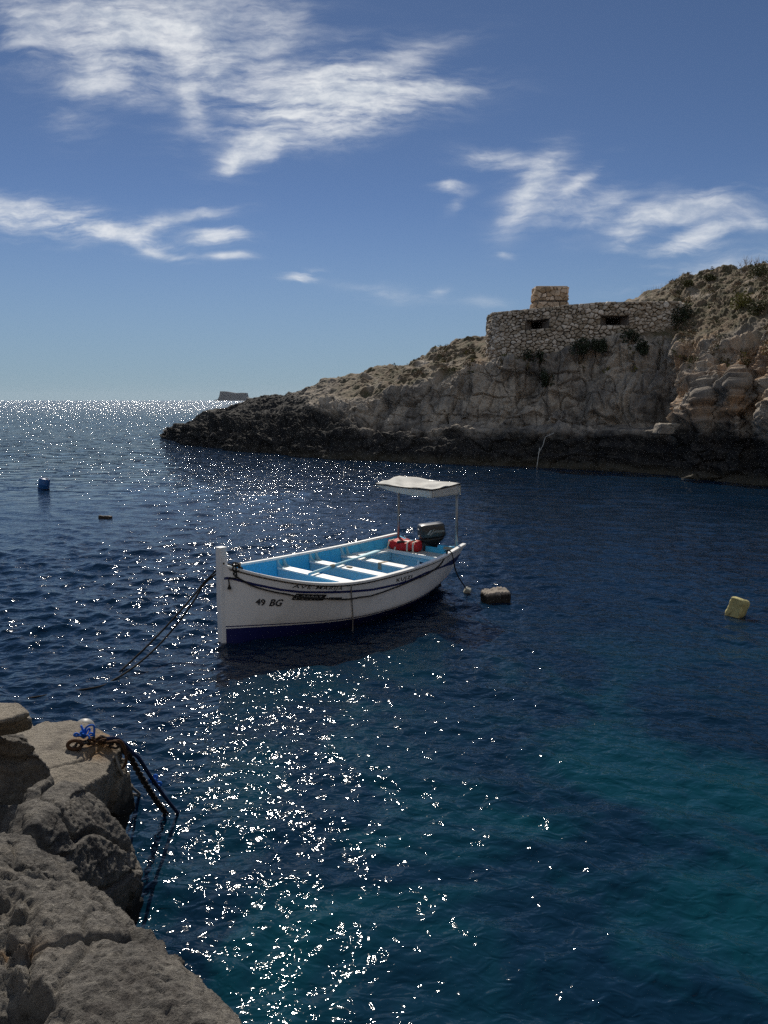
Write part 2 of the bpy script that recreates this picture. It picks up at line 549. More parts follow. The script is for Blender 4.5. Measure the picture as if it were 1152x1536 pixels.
# ------------------------------------------------------------------ water
def build_water():
    rs = [0.5]
    while rs[-1] < 6100:
        r = rs[-1]
        if r < 150: d = min(max(r * r * 2.4e-4, 0.013), 0.26)
        else: d = 0.26 * (r / 150) ** 1.35
        rs.append(r + d)
    rs = np.array(rs)
    th = np.concatenate([np.linspace(R(-50), R(50), 1050), np.linspace(R(50), R(310), 110)[1:-1]])
    dth = np.concatenate([np.full(1050, R(100) / 1050), np.full(108, R(260) / 110)])
    nr, nt = len(rs), len(th)
    Rr, Tt = np.meshgrid(rs, th, indexing='ij')
    X = (Rr * np.sin(Tt)).astype(np.float32).ravel(); Y = (Rr * np.cos(Tt)).astype(np.float32).ravel()
    dr = np.gradient(rs)
    space = np.maximum(dr[:, None], rs[:, None] * dth[None, :]).ravel().astype(np.float32)
    Z = np.zeros_like(X); DX = np.zeros_like(X); DY = np.zeros_like(X)
    near = Rr.ravel() < 700
    x, y, sp = X[near], Y[near], space[near]
    gust = 0.95 + 0.55 * fbm(np.stack([x * 0.10, y * 0.07, 0 * x], -1), 3, seed=5) + 0.30 * fbm(np.stack([x * 0.55, y * 0.45, 0 * x], -1), 2, seed=6)
    gust = np.clip(gust, 0.45, 1.6)
    N = 150
    lam = np.exp(rng.uniform(np.log(0.085), np.log(5.0), N))
    heading = math.atan2(-1.0, -0.22)
    z = np.zeros_like(x); ddx = np.zeros_like(x); ddy = np.zeros_like(x)
    for l in lam:
        a = heading + rng.normal(0, R(26 if l > .45 else 70))
        k = 2 * math.pi / l
        wgt = math.exp(-((math.log(l) - math.log(0.30)) / 1.3) ** 2)
        amp = 0.30 * math.sqrt(2 / N) * wgt / k
        fade = sst(l / sp, 2.2, 5.0)
        ph = k * (x * math.cos(a) + y * math.sin(a)) + rng.uniform(0, 6.283)
        A = (amp * fade).astype(np.float32)
        z += A * np.sin(ph)
        c = A * np.cos(ph) * 0.8
        ddx += c * math.cos(a); ddy += c * math.sin(a)
    Z[near] = z * gust
    X[near] += ddx * gust; Y[near] += ddy * gust
    V = np.stack([X, Y, Z], -1)
    # wrap columns
    Q = grid_quads(nr, nt, wrap=True)
    # centre cap
    V = np.concatenate([V, [[0, 0, 0]]])
    c = len(V) - 1
    cap = np.stack([np.full(nt // 2, c), np.arange(0, nt // 2 * 2, 2), (np.arange(0, nt // 2 * 2, 2) + 1) % nt, (np.arange(0, nt // 2 * 2, 2) + 2) % nt], -1)
    Q = np.concatenate([Q, cap])[:, ::-1]

    m = bpy.data.materials.new('sea_water'); m.use_nodes = True
    t = NT(m.node_tree); b = t.n['Principled BSDF']
    pos = t.add('ShaderNodeNewGeometry').outputs['Position']
    s = t.add('ShaderNodeSeparateXYZ'); t.link(pos, s.inputs[0])
    px_, py_ = s.outputs[0], s.outputs[1]
    big = t.noise(t.mapping(pos, scale=(1, 0.8, 0)), 0.30, 4, 0.55, 0.5).outputs['Fac']
    # sandy, shallower bottom close to the camera and to the right of the shore ledge
    shoal = t.math('MULTIPLY', t.step(py_, 13.0, 4.0), t.step(px_, -2.8, -0.2))
    patch = t.noise(t.mapping(pos, scale=(1, 0.8, 0)), 0.62, 5, 0.6, 0.8).outputs['Fac']
    sh = t.math('MULTIPLY', shoal, t.step(patch, 0.42, 0.64, 0.12, 1.0))
    c = t.mix(t.step(big, 0.3, 0.7), (0.0019, 0.0105, 0.026), (0.003, 0.0155, 0.037))
    c = t.mix(sh, c, (0.0026, 0.037, 0.054))
    t.put(b.inputs['Base Color'], c)
    t.put(b.inputs['Roughness'], t.step(py_, 25.0, 300.0, 0.035, 0.14))
    b.inputs['IOR'].default_value = 1.333
    b.inputs['Specular IOR Level'].default_value = 0.5
    n1 = t.noise(t.mapping(pos, scale=(0.85, 1.15, 1), rot=(0, 0, R(12))), 8.0, 2, 0.5, 0.5).outputs['Fac']
    n2 = t.noise(t.mapping(pos, scale=(0.8, 1.2, 1), rot=(0, 0, R(-20))), 16.0, 3, 0.5, 0.8).outputs['Fac']
    bn = t.bump(n1, 0.030, 0.8)
    bn = t.bump(n2, 0.0025, 0.8, bn)
    n0 = t.noise(t.mapping(pos, scale=(0.7, 1.2, 1)), 1.3, 3, 0.5, 0.5).outputs['Fac']
    far = t.step(py_, 16.0, 50.0)
    n0b = t.add('ShaderNodeBump'); n0b.inputs['Distance'].default_value = 1.1
    t.put(n0b.inputs['Strength'], far); t.put(n0b.inputs['Height'], n0); t.put(n0b.inputs['Normal'], bn)
    t.put(b.inputs['Normal'], n0b.outputs[0])
    o = mesh_np('sea_water', V, Q, m)
    tag(o, kind='structure')
    o['label'] = 'dark blue rippled sea glittering in the sun'
    return o


build_water()


# ------------------------------------------------------------------ headland
STN = [  # px, waterline py, [(py, extra depth) lip, foot, cliff top, slope, skyline]
    (241, 657.5, [(657, .2), (656.5, .5), (656, 1.0), (655.5, 1.5), (655, 2)]),
    (250, 657, [(653, .3), (650, .8), (647, 1.5), (645, 2.2), (642, 3)]),
    (262, 661, [(654, .4), (649, 1.0), (645, 1.8), (641, 2.6), (637, 4)]),
    (276, 666, [(655, .5), (647, 1.2), (641, 2), (634, 3), (627, 4.8)]),
    (310, 670, [(655, .6), (645, 1.6), (636, 2.8), (626, 4.5), (614, 7)]),
    (345, 675, [(655, .8), (643, 2), (632, 3.5), (619, 6), (606.5, 10)]),
    (390, 678.5, [(656, 1), (640, 2.3), (624, 4.5), (609, 8), (598, 12.5)]),
    (453, 685, [(655, 1.2), (638, 2.6), (616, 5), (598, 9), (579.5, 15)]),
    (512, 690, [(657, 1.3), (640, 2.8), (610, 4.6), (588, 8), (563, 14)]),
    (560, 691, [(652, 1.4), (642, 3), (600, 4.4), (580, 7.5), (553, 13.5)]),
    (600, 693, [(648, 1.5), (640, 3), (588, 4.2), (570, 7), (545, 13)]),
    (700, 697, [(640, 1.5), (633, 3.2), (560, 4.5), (537, 7), (514, 12)]),
    (735, 698, [(640, 1.3), (633, 3.1), (548, 4.3), (534, 6.2), (508, 12)]),
    (770, 700, [(648, 1.2), (640, 3), (543, 4.3), (534, 6.0), (506, 12)]),
    (840, 702, [(655, 1), (648, 3), (535, 4.8), (526, 6.6), (497, 13)]),
    (895, 704.5, [(655, .9), (644, 3.6), (521, 6), (512, 7.5), (478, 15)]),
    (915, 706, [(646, .4), (639, 3.8), (516, 6.3), (508, 7.8), (468, 16)]),
    (1000, 712, [(646, .4), (637, 3.6), (505, 7.7), (496, 9.3), (431, 18)]),
    (1018, 714.5, [(648, .4), (634, 3.9), (510, 8.0), (485, 10), (425, 18)]),
    (1034, 717, [(660, .3), (608, 1.5), (535, 4.2), (488, 9.5), (421, 18)]),
    (1055, 719, [(660, .2), (600, 1.2), (528, 4.2), (484, 9.3), (415.5, 18)]),
    (1080, 721.5, [(655, .6), (590, 2.6), (524, 4.6), (480, 9.2), (411, 17.5)]),
    (1105, 724.5, [(660, .2), (584, 1.4), (520, 4.1), (474, 9), (407, 17)]),
    (1128, 727.5, [(650, 1.2), (590, 2.7), (516, 4.4), (469, 9), (402, 17)]),
    (1152, 731, [(665, .3), (585, 1.4), (512, 4.4), (463, 9), (395, 17)]),
    (1250, 745, [(670, .5), (585, 1.5), (500, 4.5), (440, 9), (372, 17)]),
    (1400, 770, [(680, .5), (590, 1.5), (480, 4.5), (420, 9), (345, 17)]),
    (1650, 802, [(700, .5), (600, 1.5), (470, 4.5), (400, 9), (330, 16)]),
    (2000, 835, [(720, .5), (620, 1.5), (470, 4.5), (400, 9), (330, 15)]),
]


def headland():
    sp = np.array([s[0] for s in STN], float)
    K = 10
    ctrl = np.zeros((len(STN), K, 3))
    for i, (px, wy, pr) in enumerate(STN):
        Yw = at_z(px, wy, 0)[1]
        wl = at_z(px, wy, 0)
        rad = wl[:2] / np.linalg.norm(wl[:2])
        pts = [np.array([*(wl[:2] - rad * 0.1), -1.2]), wl]
        for py, dY in pr: pts.append(at_y(px, py, Yw + dY))
        sk = pts[-1]
        pts.append(np.array([*(sk[:2] + rad * 5), sk[2] - 0.8]))
        pts.append(np.array([*(sk[:2] + rad * 14), sk[2] * 0.5]))
        pts.append(np.array([*(sk[:2] + rad * 22), -1.2]))
        ctrl[i] = pts
    cols = np.unique(np.concatenate([np.linspace(241, 1165, 1400), np.linspace(1010.1, 1037.3, 150), np.linspace(1166, 2000, 160)]))
    # smoothed linear interpolation over columns
    fx = np.interp(cols, sp, np.arange(len(sp)))
    i0 = np.clip(fx.astype(int), 0, len(sp) - 2); ft = (fx - i0); ft = ft * 0.5 + 0.5 * ft * ft * (3 - 2 * ft)
    prof = ctrl[i0] * (1 - ft)[:, None, None] + ctrl[i0 + 1] * ft[:, None, None]      # (C,K,3)
    cnt = [14, 100, 60, 170, 80, 120, 26, 16, 10]
    tt = np.concatenate([np.linspace(i, i + 1, c, endpoint=False) for i, c in enumerate(cnt)] + [[K - 1]])
    j0 = np.clip(tt.astype(int), 0, K - 2); jt = (tt - j0)[None, :, None]
    P = prof[:, j0] * (1 - jt) + prof[:, j0 + 1] * jt                                # (C,Rw,3)
    # soften the profile corners a little
    for _ in range(6):
        P[:, 1:-1] = 0.25 * P[:, :-2] + 0.5 * P[:, 1:-1] + 0.25 * P[:, 2:]
    C, Rw = P.shape[:2]
    du = np.gradient(P, axis=0); dv = np.gradient(P, axis=1)
    nrm = np.cross(du, dv); nrm /= np.maximum(np.linalg.norm(nrm, axis=2, keepdims=True), 1e-9)
    F = P.reshape(-1, 3).astype(np.float32); Nn = nrm.reshape(-1, 3)
    T = np.broadcast_to(tt[None, :], (C, Rw)).ravel().astype(np.float32)
    PX = np.broadcast_to(cols[:, None], (C, Rw)).ravel().astype(np.float32)
    rgt_ = sst(PX, 1010, 1030)
    cliff = sst(T, 2.7, 3.1) * sst(T, 4.4, 4.0)
    low = sst(T, 0.6, 1.2) * sst(T, 3.1, 2.7)
    slope = sst(T, 4.0, 4.4)
    tip = sst(PX, 560, 420)
    fortz = sst(PX, 715, 735) * sst(PX, 1015, 1000)
    D = np.zeros(len(F), np.float32)
    wob = fbm(F * 0.9, 3, seed=3)[:, None] * np.array([[.16, .16, .12]])
    Q = F + wob
    edge = sst(T, 0.0, 1.0) * 0.6 + 0.4
    D += edge * 0.55 * fbm(F / 4.2, 3, seed=11) * (1 - 0.6 * fortz * slope)
    # cliff: fluted, blocky
    flute = ridged(Q * np.array([.75, .75, .22]), 4, seed=21)
    D += cliff * 0.36 * (flute - .3)
    f1, f2, cid = worley(Q * np.array([.85, .85, .38]), 9)
    D += cliff * (0.25 * (cid - .5) - 0.12 * np.exp(-(f2 - f1) / 0.05))
    D += cliff * 0.15 * (ridged(F * np.array([1.9, 1.9, 1.3]), 5, seed=33) - .3) + cliff * 0.05 * fbm(F * 6.5, 3, seed=35)
    # irregular deep crevices and undercuts
    cn = np.abs(vnoise(Q * np.array([.42, .42, .20]), 91)); cn2 = np.abs(vnoise(Q * np.array([.9, .9, .55]) + 7, 92))
    D -= cliff * (0.24 * np.exp(-(cn / .055) ** 2) + 0.16 * np.exp(-(cn2 / .05) ** 2) * (vnoise(Q * .3, 93) > -.15))
    D += cliff * 0.45 * fbm(Q * np.array([.55, .55, .33]), 2, seed=94)
    nose = vnoise(Q * np.array([.35, .35, .9]), 95)
    D += cliff * 0.12 * sst(nose, -.1, .35)
    # bedded and jointed blocks
    wl_ = prof[:, 1, :2]; sc_ = np.concatenate([[0], np.cumsum(np.linalg.norm(np.diff(wl_, axis=0), axis=1))])
    SL = np.broadcast_to(sc_[:, None], (C, Rw)).ravel() + 0.35 * fbm(F * .8, 3, seed=96)
    zb = F[:, 2] / 1.15 + 0.30 * fbm(F * .45, 3, seed=97); zi = np.floor(zb)
    sb_ = SL / (1.25 + .9 * (_hash(zi.astype(int), zi.astype(int) * 3, zi.astype(int), 5) % 100) / 100.0) + zi * .37; si = np.floor(sb_)
    hv = (_hash(zi.astype(int), si.astype(int), zi.astype(int) * 0, 8) % 1000) / 1000.0
    ez = np.minimum(zb - zi, 1 - (zb - zi)) * 1.15; es = np.minimum(sb_ - si, 1 - (sb_ - si)) * 1.6
    bl = (0.55 * (hv - .5)) * sst(np.minimum(ez, es), 0, .10) - .16 * np.exp(-(np.minimum(ez, es * 1.0) / .05) ** 2) * (hv > .25)
    D += cliff * (.9 - .75 * rgt_) * bl
    # right-hand cliff: lumpier with hollows
    rgt = sst(PX, 1010, 1030)
    D += rgt * sst(T, 2, 2.6) * sst(T, 4.8, 4.0) * (0.45 * ridged(Q * np.array([.5, .5, .24]), 5, gain=.55, seed=41) - 0.6 * sst(vnoise(Q * .55, 44), 0.15, .5))
    D += rgt * sst(T, 1.2, 2.2) * (0.20 * ridged(F * np.array([2.2, 2.2, 1.5]), 5, gain=.6, seed=45) - .05)
    # black karst at the water and on the tip
    D += (low * 0.8 + tip * 0.8) * (0.34 * (ridged(F * 0.9, 4, seed=51) - .35) + 0.17 * (ridged(F * 2.6, 4, seed=53) - .3))
    a1, a2, aid = worley(F * np.array([1.0, 1.0, 1.6]), 12)
    D += low * (0.30 * (aid - .5) - 0.12 * np.exp(-(a2 - a1) / .08))
    ledge_face = sst(PX, 905, 918) * sst(PX, 1022, 1012) * sst(T, 0.9, 1.1) * sst(T, 3.0, 2.9)
    D *= 1 - 0.72 * ledge_face
    # slope: rock steps and cushions
    g1, g2, gid = worley(F * np.array([1.1, 1.1, 1.6]), 14)
    cush = np.clip(0.62 - g1, 0, 1) * (gid > 0.30)
    keep = slope * sst(T, 8.2, 7.5) * (1 - 0.75 * tip)
    D += keep * (0.42 * cush + 0.15 * ridged(F * 1.1, 4, seed=61))
    h1, h2, hid = worley(F * np.array([2.8, 2.8, 3.5]), 15)
    D += keep * 0.18 * np.clip(0.6 - h1, 0, 1) * (hid > .35)
    Z0 = F[:, 2]
    strata = np.abs(((Z0 + 0.5 * fbm(F * .3, 2, seed=71)) / 0.55) % 1.0 - .5)
    D += (slope * 0.10 + cliff * rgt * .04 + low * .16) * (strata - .25) * 2
    back = sst(T, 7.0, 8.5)
    D *= 1 - 0.7 * back
    tail = sst(PX, 241, 262)
    D *= 0.35 + 0.65 * tail
    D -= tip * slope * .25 * (1 - back)
    V = F + Nn * D[:, None]
    # attributes
    z = V[:, 2]
    nz = fbm(F * .7, 4, seed=81); nf = fbm(F * 2.2, 4, seed=83)
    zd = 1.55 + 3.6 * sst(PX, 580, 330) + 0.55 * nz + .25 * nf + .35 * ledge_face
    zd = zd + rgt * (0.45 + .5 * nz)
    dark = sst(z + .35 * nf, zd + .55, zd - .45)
    dark = np.maximum(dark, sst(PX, 470, 330) * (0.75 + .3 * nz))  # black rock of the tip, with its backlit shade worked into the tone
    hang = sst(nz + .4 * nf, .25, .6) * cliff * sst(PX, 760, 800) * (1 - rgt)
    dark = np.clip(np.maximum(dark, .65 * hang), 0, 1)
    algae = sst(z, 0.55, .1) * .8 * sst(PX, 300, 600)
    veg = slope * sst(PX, 400, 560) * np.clip(1.15 + 1.2 * nz, 0, 1)
    warm = np.clip(rgt * sst(z, 1.6, 3.0) * (0.22 + 1.5 * nz) * (1 - .7 * slope), 0, 1)
    sunlit_spot = np.exp(-(((PX - 718) / 14) ** 2)) * sst(T, 3.9, 4.3) * sst(T, 6, 5)  # sunlit area left of the pillbox, painted into the rock's warm tone
    warm = np.clip(np.maximum(warm, sunlit_spot), 0, 1)
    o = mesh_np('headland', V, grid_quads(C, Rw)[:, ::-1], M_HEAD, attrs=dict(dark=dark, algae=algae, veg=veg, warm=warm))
    tag(o, 'rocky limestone headland, black at the waterline and scrubby on top', kind='structure')
    return V


HV = headland()
HPX = project(HV)
HD = np.linalg.norm(HV - np.array([0, 0, H]), axis=1)


def hit(px, py, r=2.0):
    """point of the headland seen at a photo pixel"""
    m = np.where((np.abs(HPX[:, 0] - px) < r) & (np.abs(HPX[:, 1] - py) < r))[0]
    if not len(m):
        return hit(px, py, r * 2)
    return HV[m[np.argmin(HD[m])]]


# ------------------------------------------------------------------ unseen hillside behind the viewpoint, added to bounce sunlight back
def hillside():
    ph = np.linspace(R(88), R(285), 260)
    r0 = np.interp(np.degrees(ph), [88, 105, 130, 160, 180, 230, 262, 285], [26, 17, 8.5, 4.2, 3.6, 4.2, 6.5, 13])
    tt = np.linspace(0, 1, 120)
    rr = r0[:, None] + tt[None, :] ** 1.3 * 62
    zz = np.interp(tt, [0, .01, .03, .5, .85, 1.0], [-1.0, 1.0, 1.9, 17, 25, 26])[None, :] * np.ones_like(rr)
    P = np.stack([rr * np.sin(ph)[:, None], rr * np.cos(ph)[:, None], zz], -1).reshape(-1, 3)
    n = fbm(P / 6, 4, seed=201) * 1.3 + .6 * ridged(P / 3, 4, seed=203) + .35 * fbm(P, 3, seed=205)
    P[:, 2] += n * sst(np.broadcast_to(tt, rr.shape).ravel(), 0, .12)
    z = P[:, 2]
    veg = np.clip(.45 + 1.0 * fbm(P * .5, 3, seed=207), 0, 1) * sst(z, 2, 6) * .9
    zero = np.zeros(len(P))
    o = mesh_np('hillside', P, grid_quads(260, 120), M_HEAD, attrs=dict(dark=sst(z, 1.2, .5), algae=zero, veg=veg, warm=zero + .25))
    tag(o, 'limestone hillside behind the viewpoint, out of view, added to bounce sunlight', kind='structure')


hillside()


# ------------------------------------------------------------------ far island
def island():
    D = 4000.0
    top = [(331, 599.6), (334, 593), (334.5, 586.8), (341, 587), (350, 588.3), (357, 589.6), (366, 589.0), (372, 589.3), (373, 595), (377, 599.5)]
    low = [(326, 599.6)] + [(p[0], 599.9) for p in top[1:-1]] + [(382, 599.9)]
    px = np.linspace(326, 382, 90)
    tp = np.interp(px, [326, 331] + [p[0] for p in top[1:]] + [382], [599.8, 599.0] + [p[1] for p in top[1:]] + [599.8])
    rings = []
    for x, y in zip(px, tp):
        zt = at_y(x, y, D)[2]; zt = max(zt, 0.5)
        X = (x - 576) / FPX * D * 1.01
        r_ = []
        for k, (yy, zz) in enumerate([(D - 6, -2), (D - 4, zt * .12), (D + 3, zt * .2), (D + 5, zt * .55), (D + 8, zt * .93), (D + 12, zt), (D + 45, zt), (D + 80, zt), (D + 88, zt * .5), (D + 95, -2)]):
            n = random.uniform(-1.6, 1.6)
            r_.append((X, yy + n * 1.5, zz + (n * .25 if 0 < k < 9 else 0)))
        rings.append(r_)
    mb = MB(); mb.loft(rings, closed=False, cap=False)
    m = paint('island_rock', (0.05, 0.05, 0.055), 0.9, 0.2, 0.3, 0.08)
    o = mb.build('island', m, smooth=False)
    tag(o, 'small flat-topped island on the horizon', kind='structure')


island()


# ------------------------------------------------------------------ stone pillbox
def clip_poly(poly, a, b, c):
    """keep a*x+b*y<=c"""
    out = []
    n = len(poly)
    for i in range(n):
        p, q = poly[i], poly[(i + 1) % n]
        dp, dq = a * p[0] + b * p[1] - c, a * q[0] + b * q[1] - c
        if dp <= 0: out.append(p)
        if dp * dq < 0:
            t = dp / (dp - dq); out.append((p[0] + t * (q[0] - p[0]), p[1] + t * (q[1] - p[1])))
    return out


def stone_cells(width, height, n, rects=(), aspect=1.25, seed=1, top=None, bottom=None):
    g = random.Random(seed)
    pts = []
    tries = 0
    rad = math.sqrt(width * height / n) * 0.74
    while len(pts) < n and tries < 45000:
        tries += 1
        p = (g.uniform(0, width), g.uniform(0, height))
        k = g.choice((0.5, 0.62, 0.8, 1.0, 1.3, 1.6))
        if any(r_[0] - .02 < p[0] < r_[2] + .02 and r_[1] - .02 < p[1] < r_[3] + .02 for r_ in rects): continue
        if all(((p[0] - q[0]) / aspect) ** 2 + (p[1] - q[1]) ** 2 * 1.2 > (rad * (k + q[2]) / 2) ** 2 for q in pts):
            pts.append((p[0], p[1], k))
    A = np.array([(p[0] / aspect, p[1]) for p in pts])
    cells = []
    for i, p in enumerate(pts):
        poly = [(A[i, 0] - 1, A[i, 1] - 1), (A[i, 0] + 1, A[i, 1] - 1), (A[i, 0] + 1, A[i, 1] + 1), (A[i, 0] - 1, A[i, 1] + 1)]
        d = ((A - A[i]) ** 2).sum(1)
        for j in np.argsort(d)[1:18]:
            mx, my = (A[i] + A[j]) / 2; nx, ny = A[j] - A[i]
            poly = clip_poly(poly, nx, ny, nx * mx + ny * my)
        poly = [(x * aspect, y) for x, y in poly]
        poly = clip_poly(poly, -1, 0, 0); poly = clip_poly(poly, 1, 0, width); poly = clip_poly(poly, 0, -1, 0); poly = clip_poly(poly, 0, 1, height)
        for x0, y0, x1, y1 in rects:
            opts = [(x0 - p[0], (1, 0, x0)), (p[0] - x1, (-1, 0, -x1)), (y0 - p[1], (0, 1, y0)), (p[1] - y1, (0, -1, -y1))]
            best = max(opts)
            if best[0] > -0.05: poly = clip_poly(poly, *best[1])
        if len(poly) >= 3:
            cells.append([(x + g.uniform(-.028, .028), y + g.uniform(-.022, .022)) for x, y in poly])
    return cells


def stones_on(mb, cells, surf, rnd, depth=(0.05, 0.19), gap=0.012):
    for poly in cells:
        n = len(poly)
        cx = sum(p[0] for p in poly) / n; cy = sum(p[1] for p in poly) / n
        ar = abs(sum(poly[i][0] * poly[(i + 1) % n][1] - poly[(i + 1) % n][0] * poly[i][1] for i in range(n))) / 2
        if ar < 0.004: continue
        sz = math.sqrt(ar)
        # chamfer corners into a rounder outline
        out = []
        for i in range(n):
            p, q, r_ = poly[i - 1], poly[i], poly[(i + 1) % n]
            k = rnd.uniform(.03, .16)
            out.append((q[0] + (p[0] - q[0]) * k, q[1] + (p[1] - q[1]) * k)); out.append((q[0] + (r_[0] - q[0]) * k, q[1] + (r_[1] - q[1]) * k))
        sh = max(0.5, 1 - 2 * gap / sz)
        h = rnd.uniform(*depth) * min(1.3, sz / .3 + .3)
        tx, ty = rnd.uniform(-.35, .35), rnd.uniform(-.35, .25)
        rings = []
        for s_, hh in ((sh, -0.10), (sh, h * .45), (sh * .88, h * .85), (sh * .62, h)):
            rings.append([surf(cx + (x - cx) * s_ + rnd.uniform(-.012, .012), cy + (y - cy) * s_ + rnd.uniform(-.012, .012), hh + (hh > 0) * ((x - cx) * tx + (y - cy) * ty) * s_) for x, y in out])
        rings.append([surf(cx + rnd.uniform(-.03, .03) + (x - cx) * .12, cy + (y - cy) * .12, h * 1.05) for x, y in out])
        mb.loft(rings, cap=True)


class Path:
    def __init__(s, pts):
        s.p = np.array(pts, float); d = np.linalg.norm(np.diff(s.p, axis=0), axis=1); s.s = np.concatenate([[0], np.cumsum(d)]); s.L = s.s[-1]

    def at(s, u):
        u = min(max(u, 0), s.L)
        return np.array([np.interp(u, s.s, s.p[:, 0]), np.interp(u, s.s, s.p[:, 1])])

    def nrm(s, u):
        d = s.at(u + .12) - s.at(u - .12); d /= np.linalg.norm(d)
        return np.array([d[1], -d[0]])


M_STONE = paint('wall_stone', (0.46, 0.385, 0.30), 0.92, 0.2, 0.35, 2.3, 0.02, dirt=(0.22, 0.19, 0.155), dirt_amt=0.5, dscale=1.3)
M_TURRET = paint('turret_stone', (0.46, 0.35, 0.25), 0.92, 0.2, 0.3, 2.6, 0.02, dirt=(0.16, 0.12, 0.09), dirt_amt=0.5, dscale=2.0)
for _m in (M_STONE, M_TURRET):
    _t = NT(_m.node_tree); _b = _t.n['Principled BSDF']
    _isl = _t.add('ShaderNodeNewGeometry').outputs['Random Per Island']
    _old = _b.inputs['Base Color'].links[0].from_socket
    _hs = _t.add('ShaderNodeHueSaturation'); _t.put(_hs.inputs['Color'], _old)
    _t.put(_hs.inputs['Value'], _t.math('MULTIPLY_ADD', _isl, 0.75, 0.62))
    _t.put(_hs.inputs['Saturation'], _t.math('MULTIPLY_ADD', _isl, -0.4, 1.2))
    _t.link(_hs.outputs[0], _b.inputs['Base Color'])
M_MORTAR = paint('wall_core', (0.13, 0.11, 0.09), 0.95, 0.1, 0.3, 3.0)
M_CONC = paint('slit_concrete', (0.16, 0.135, 0.115), 0.9, 0.2, 0.25, 3.0, 0.006)


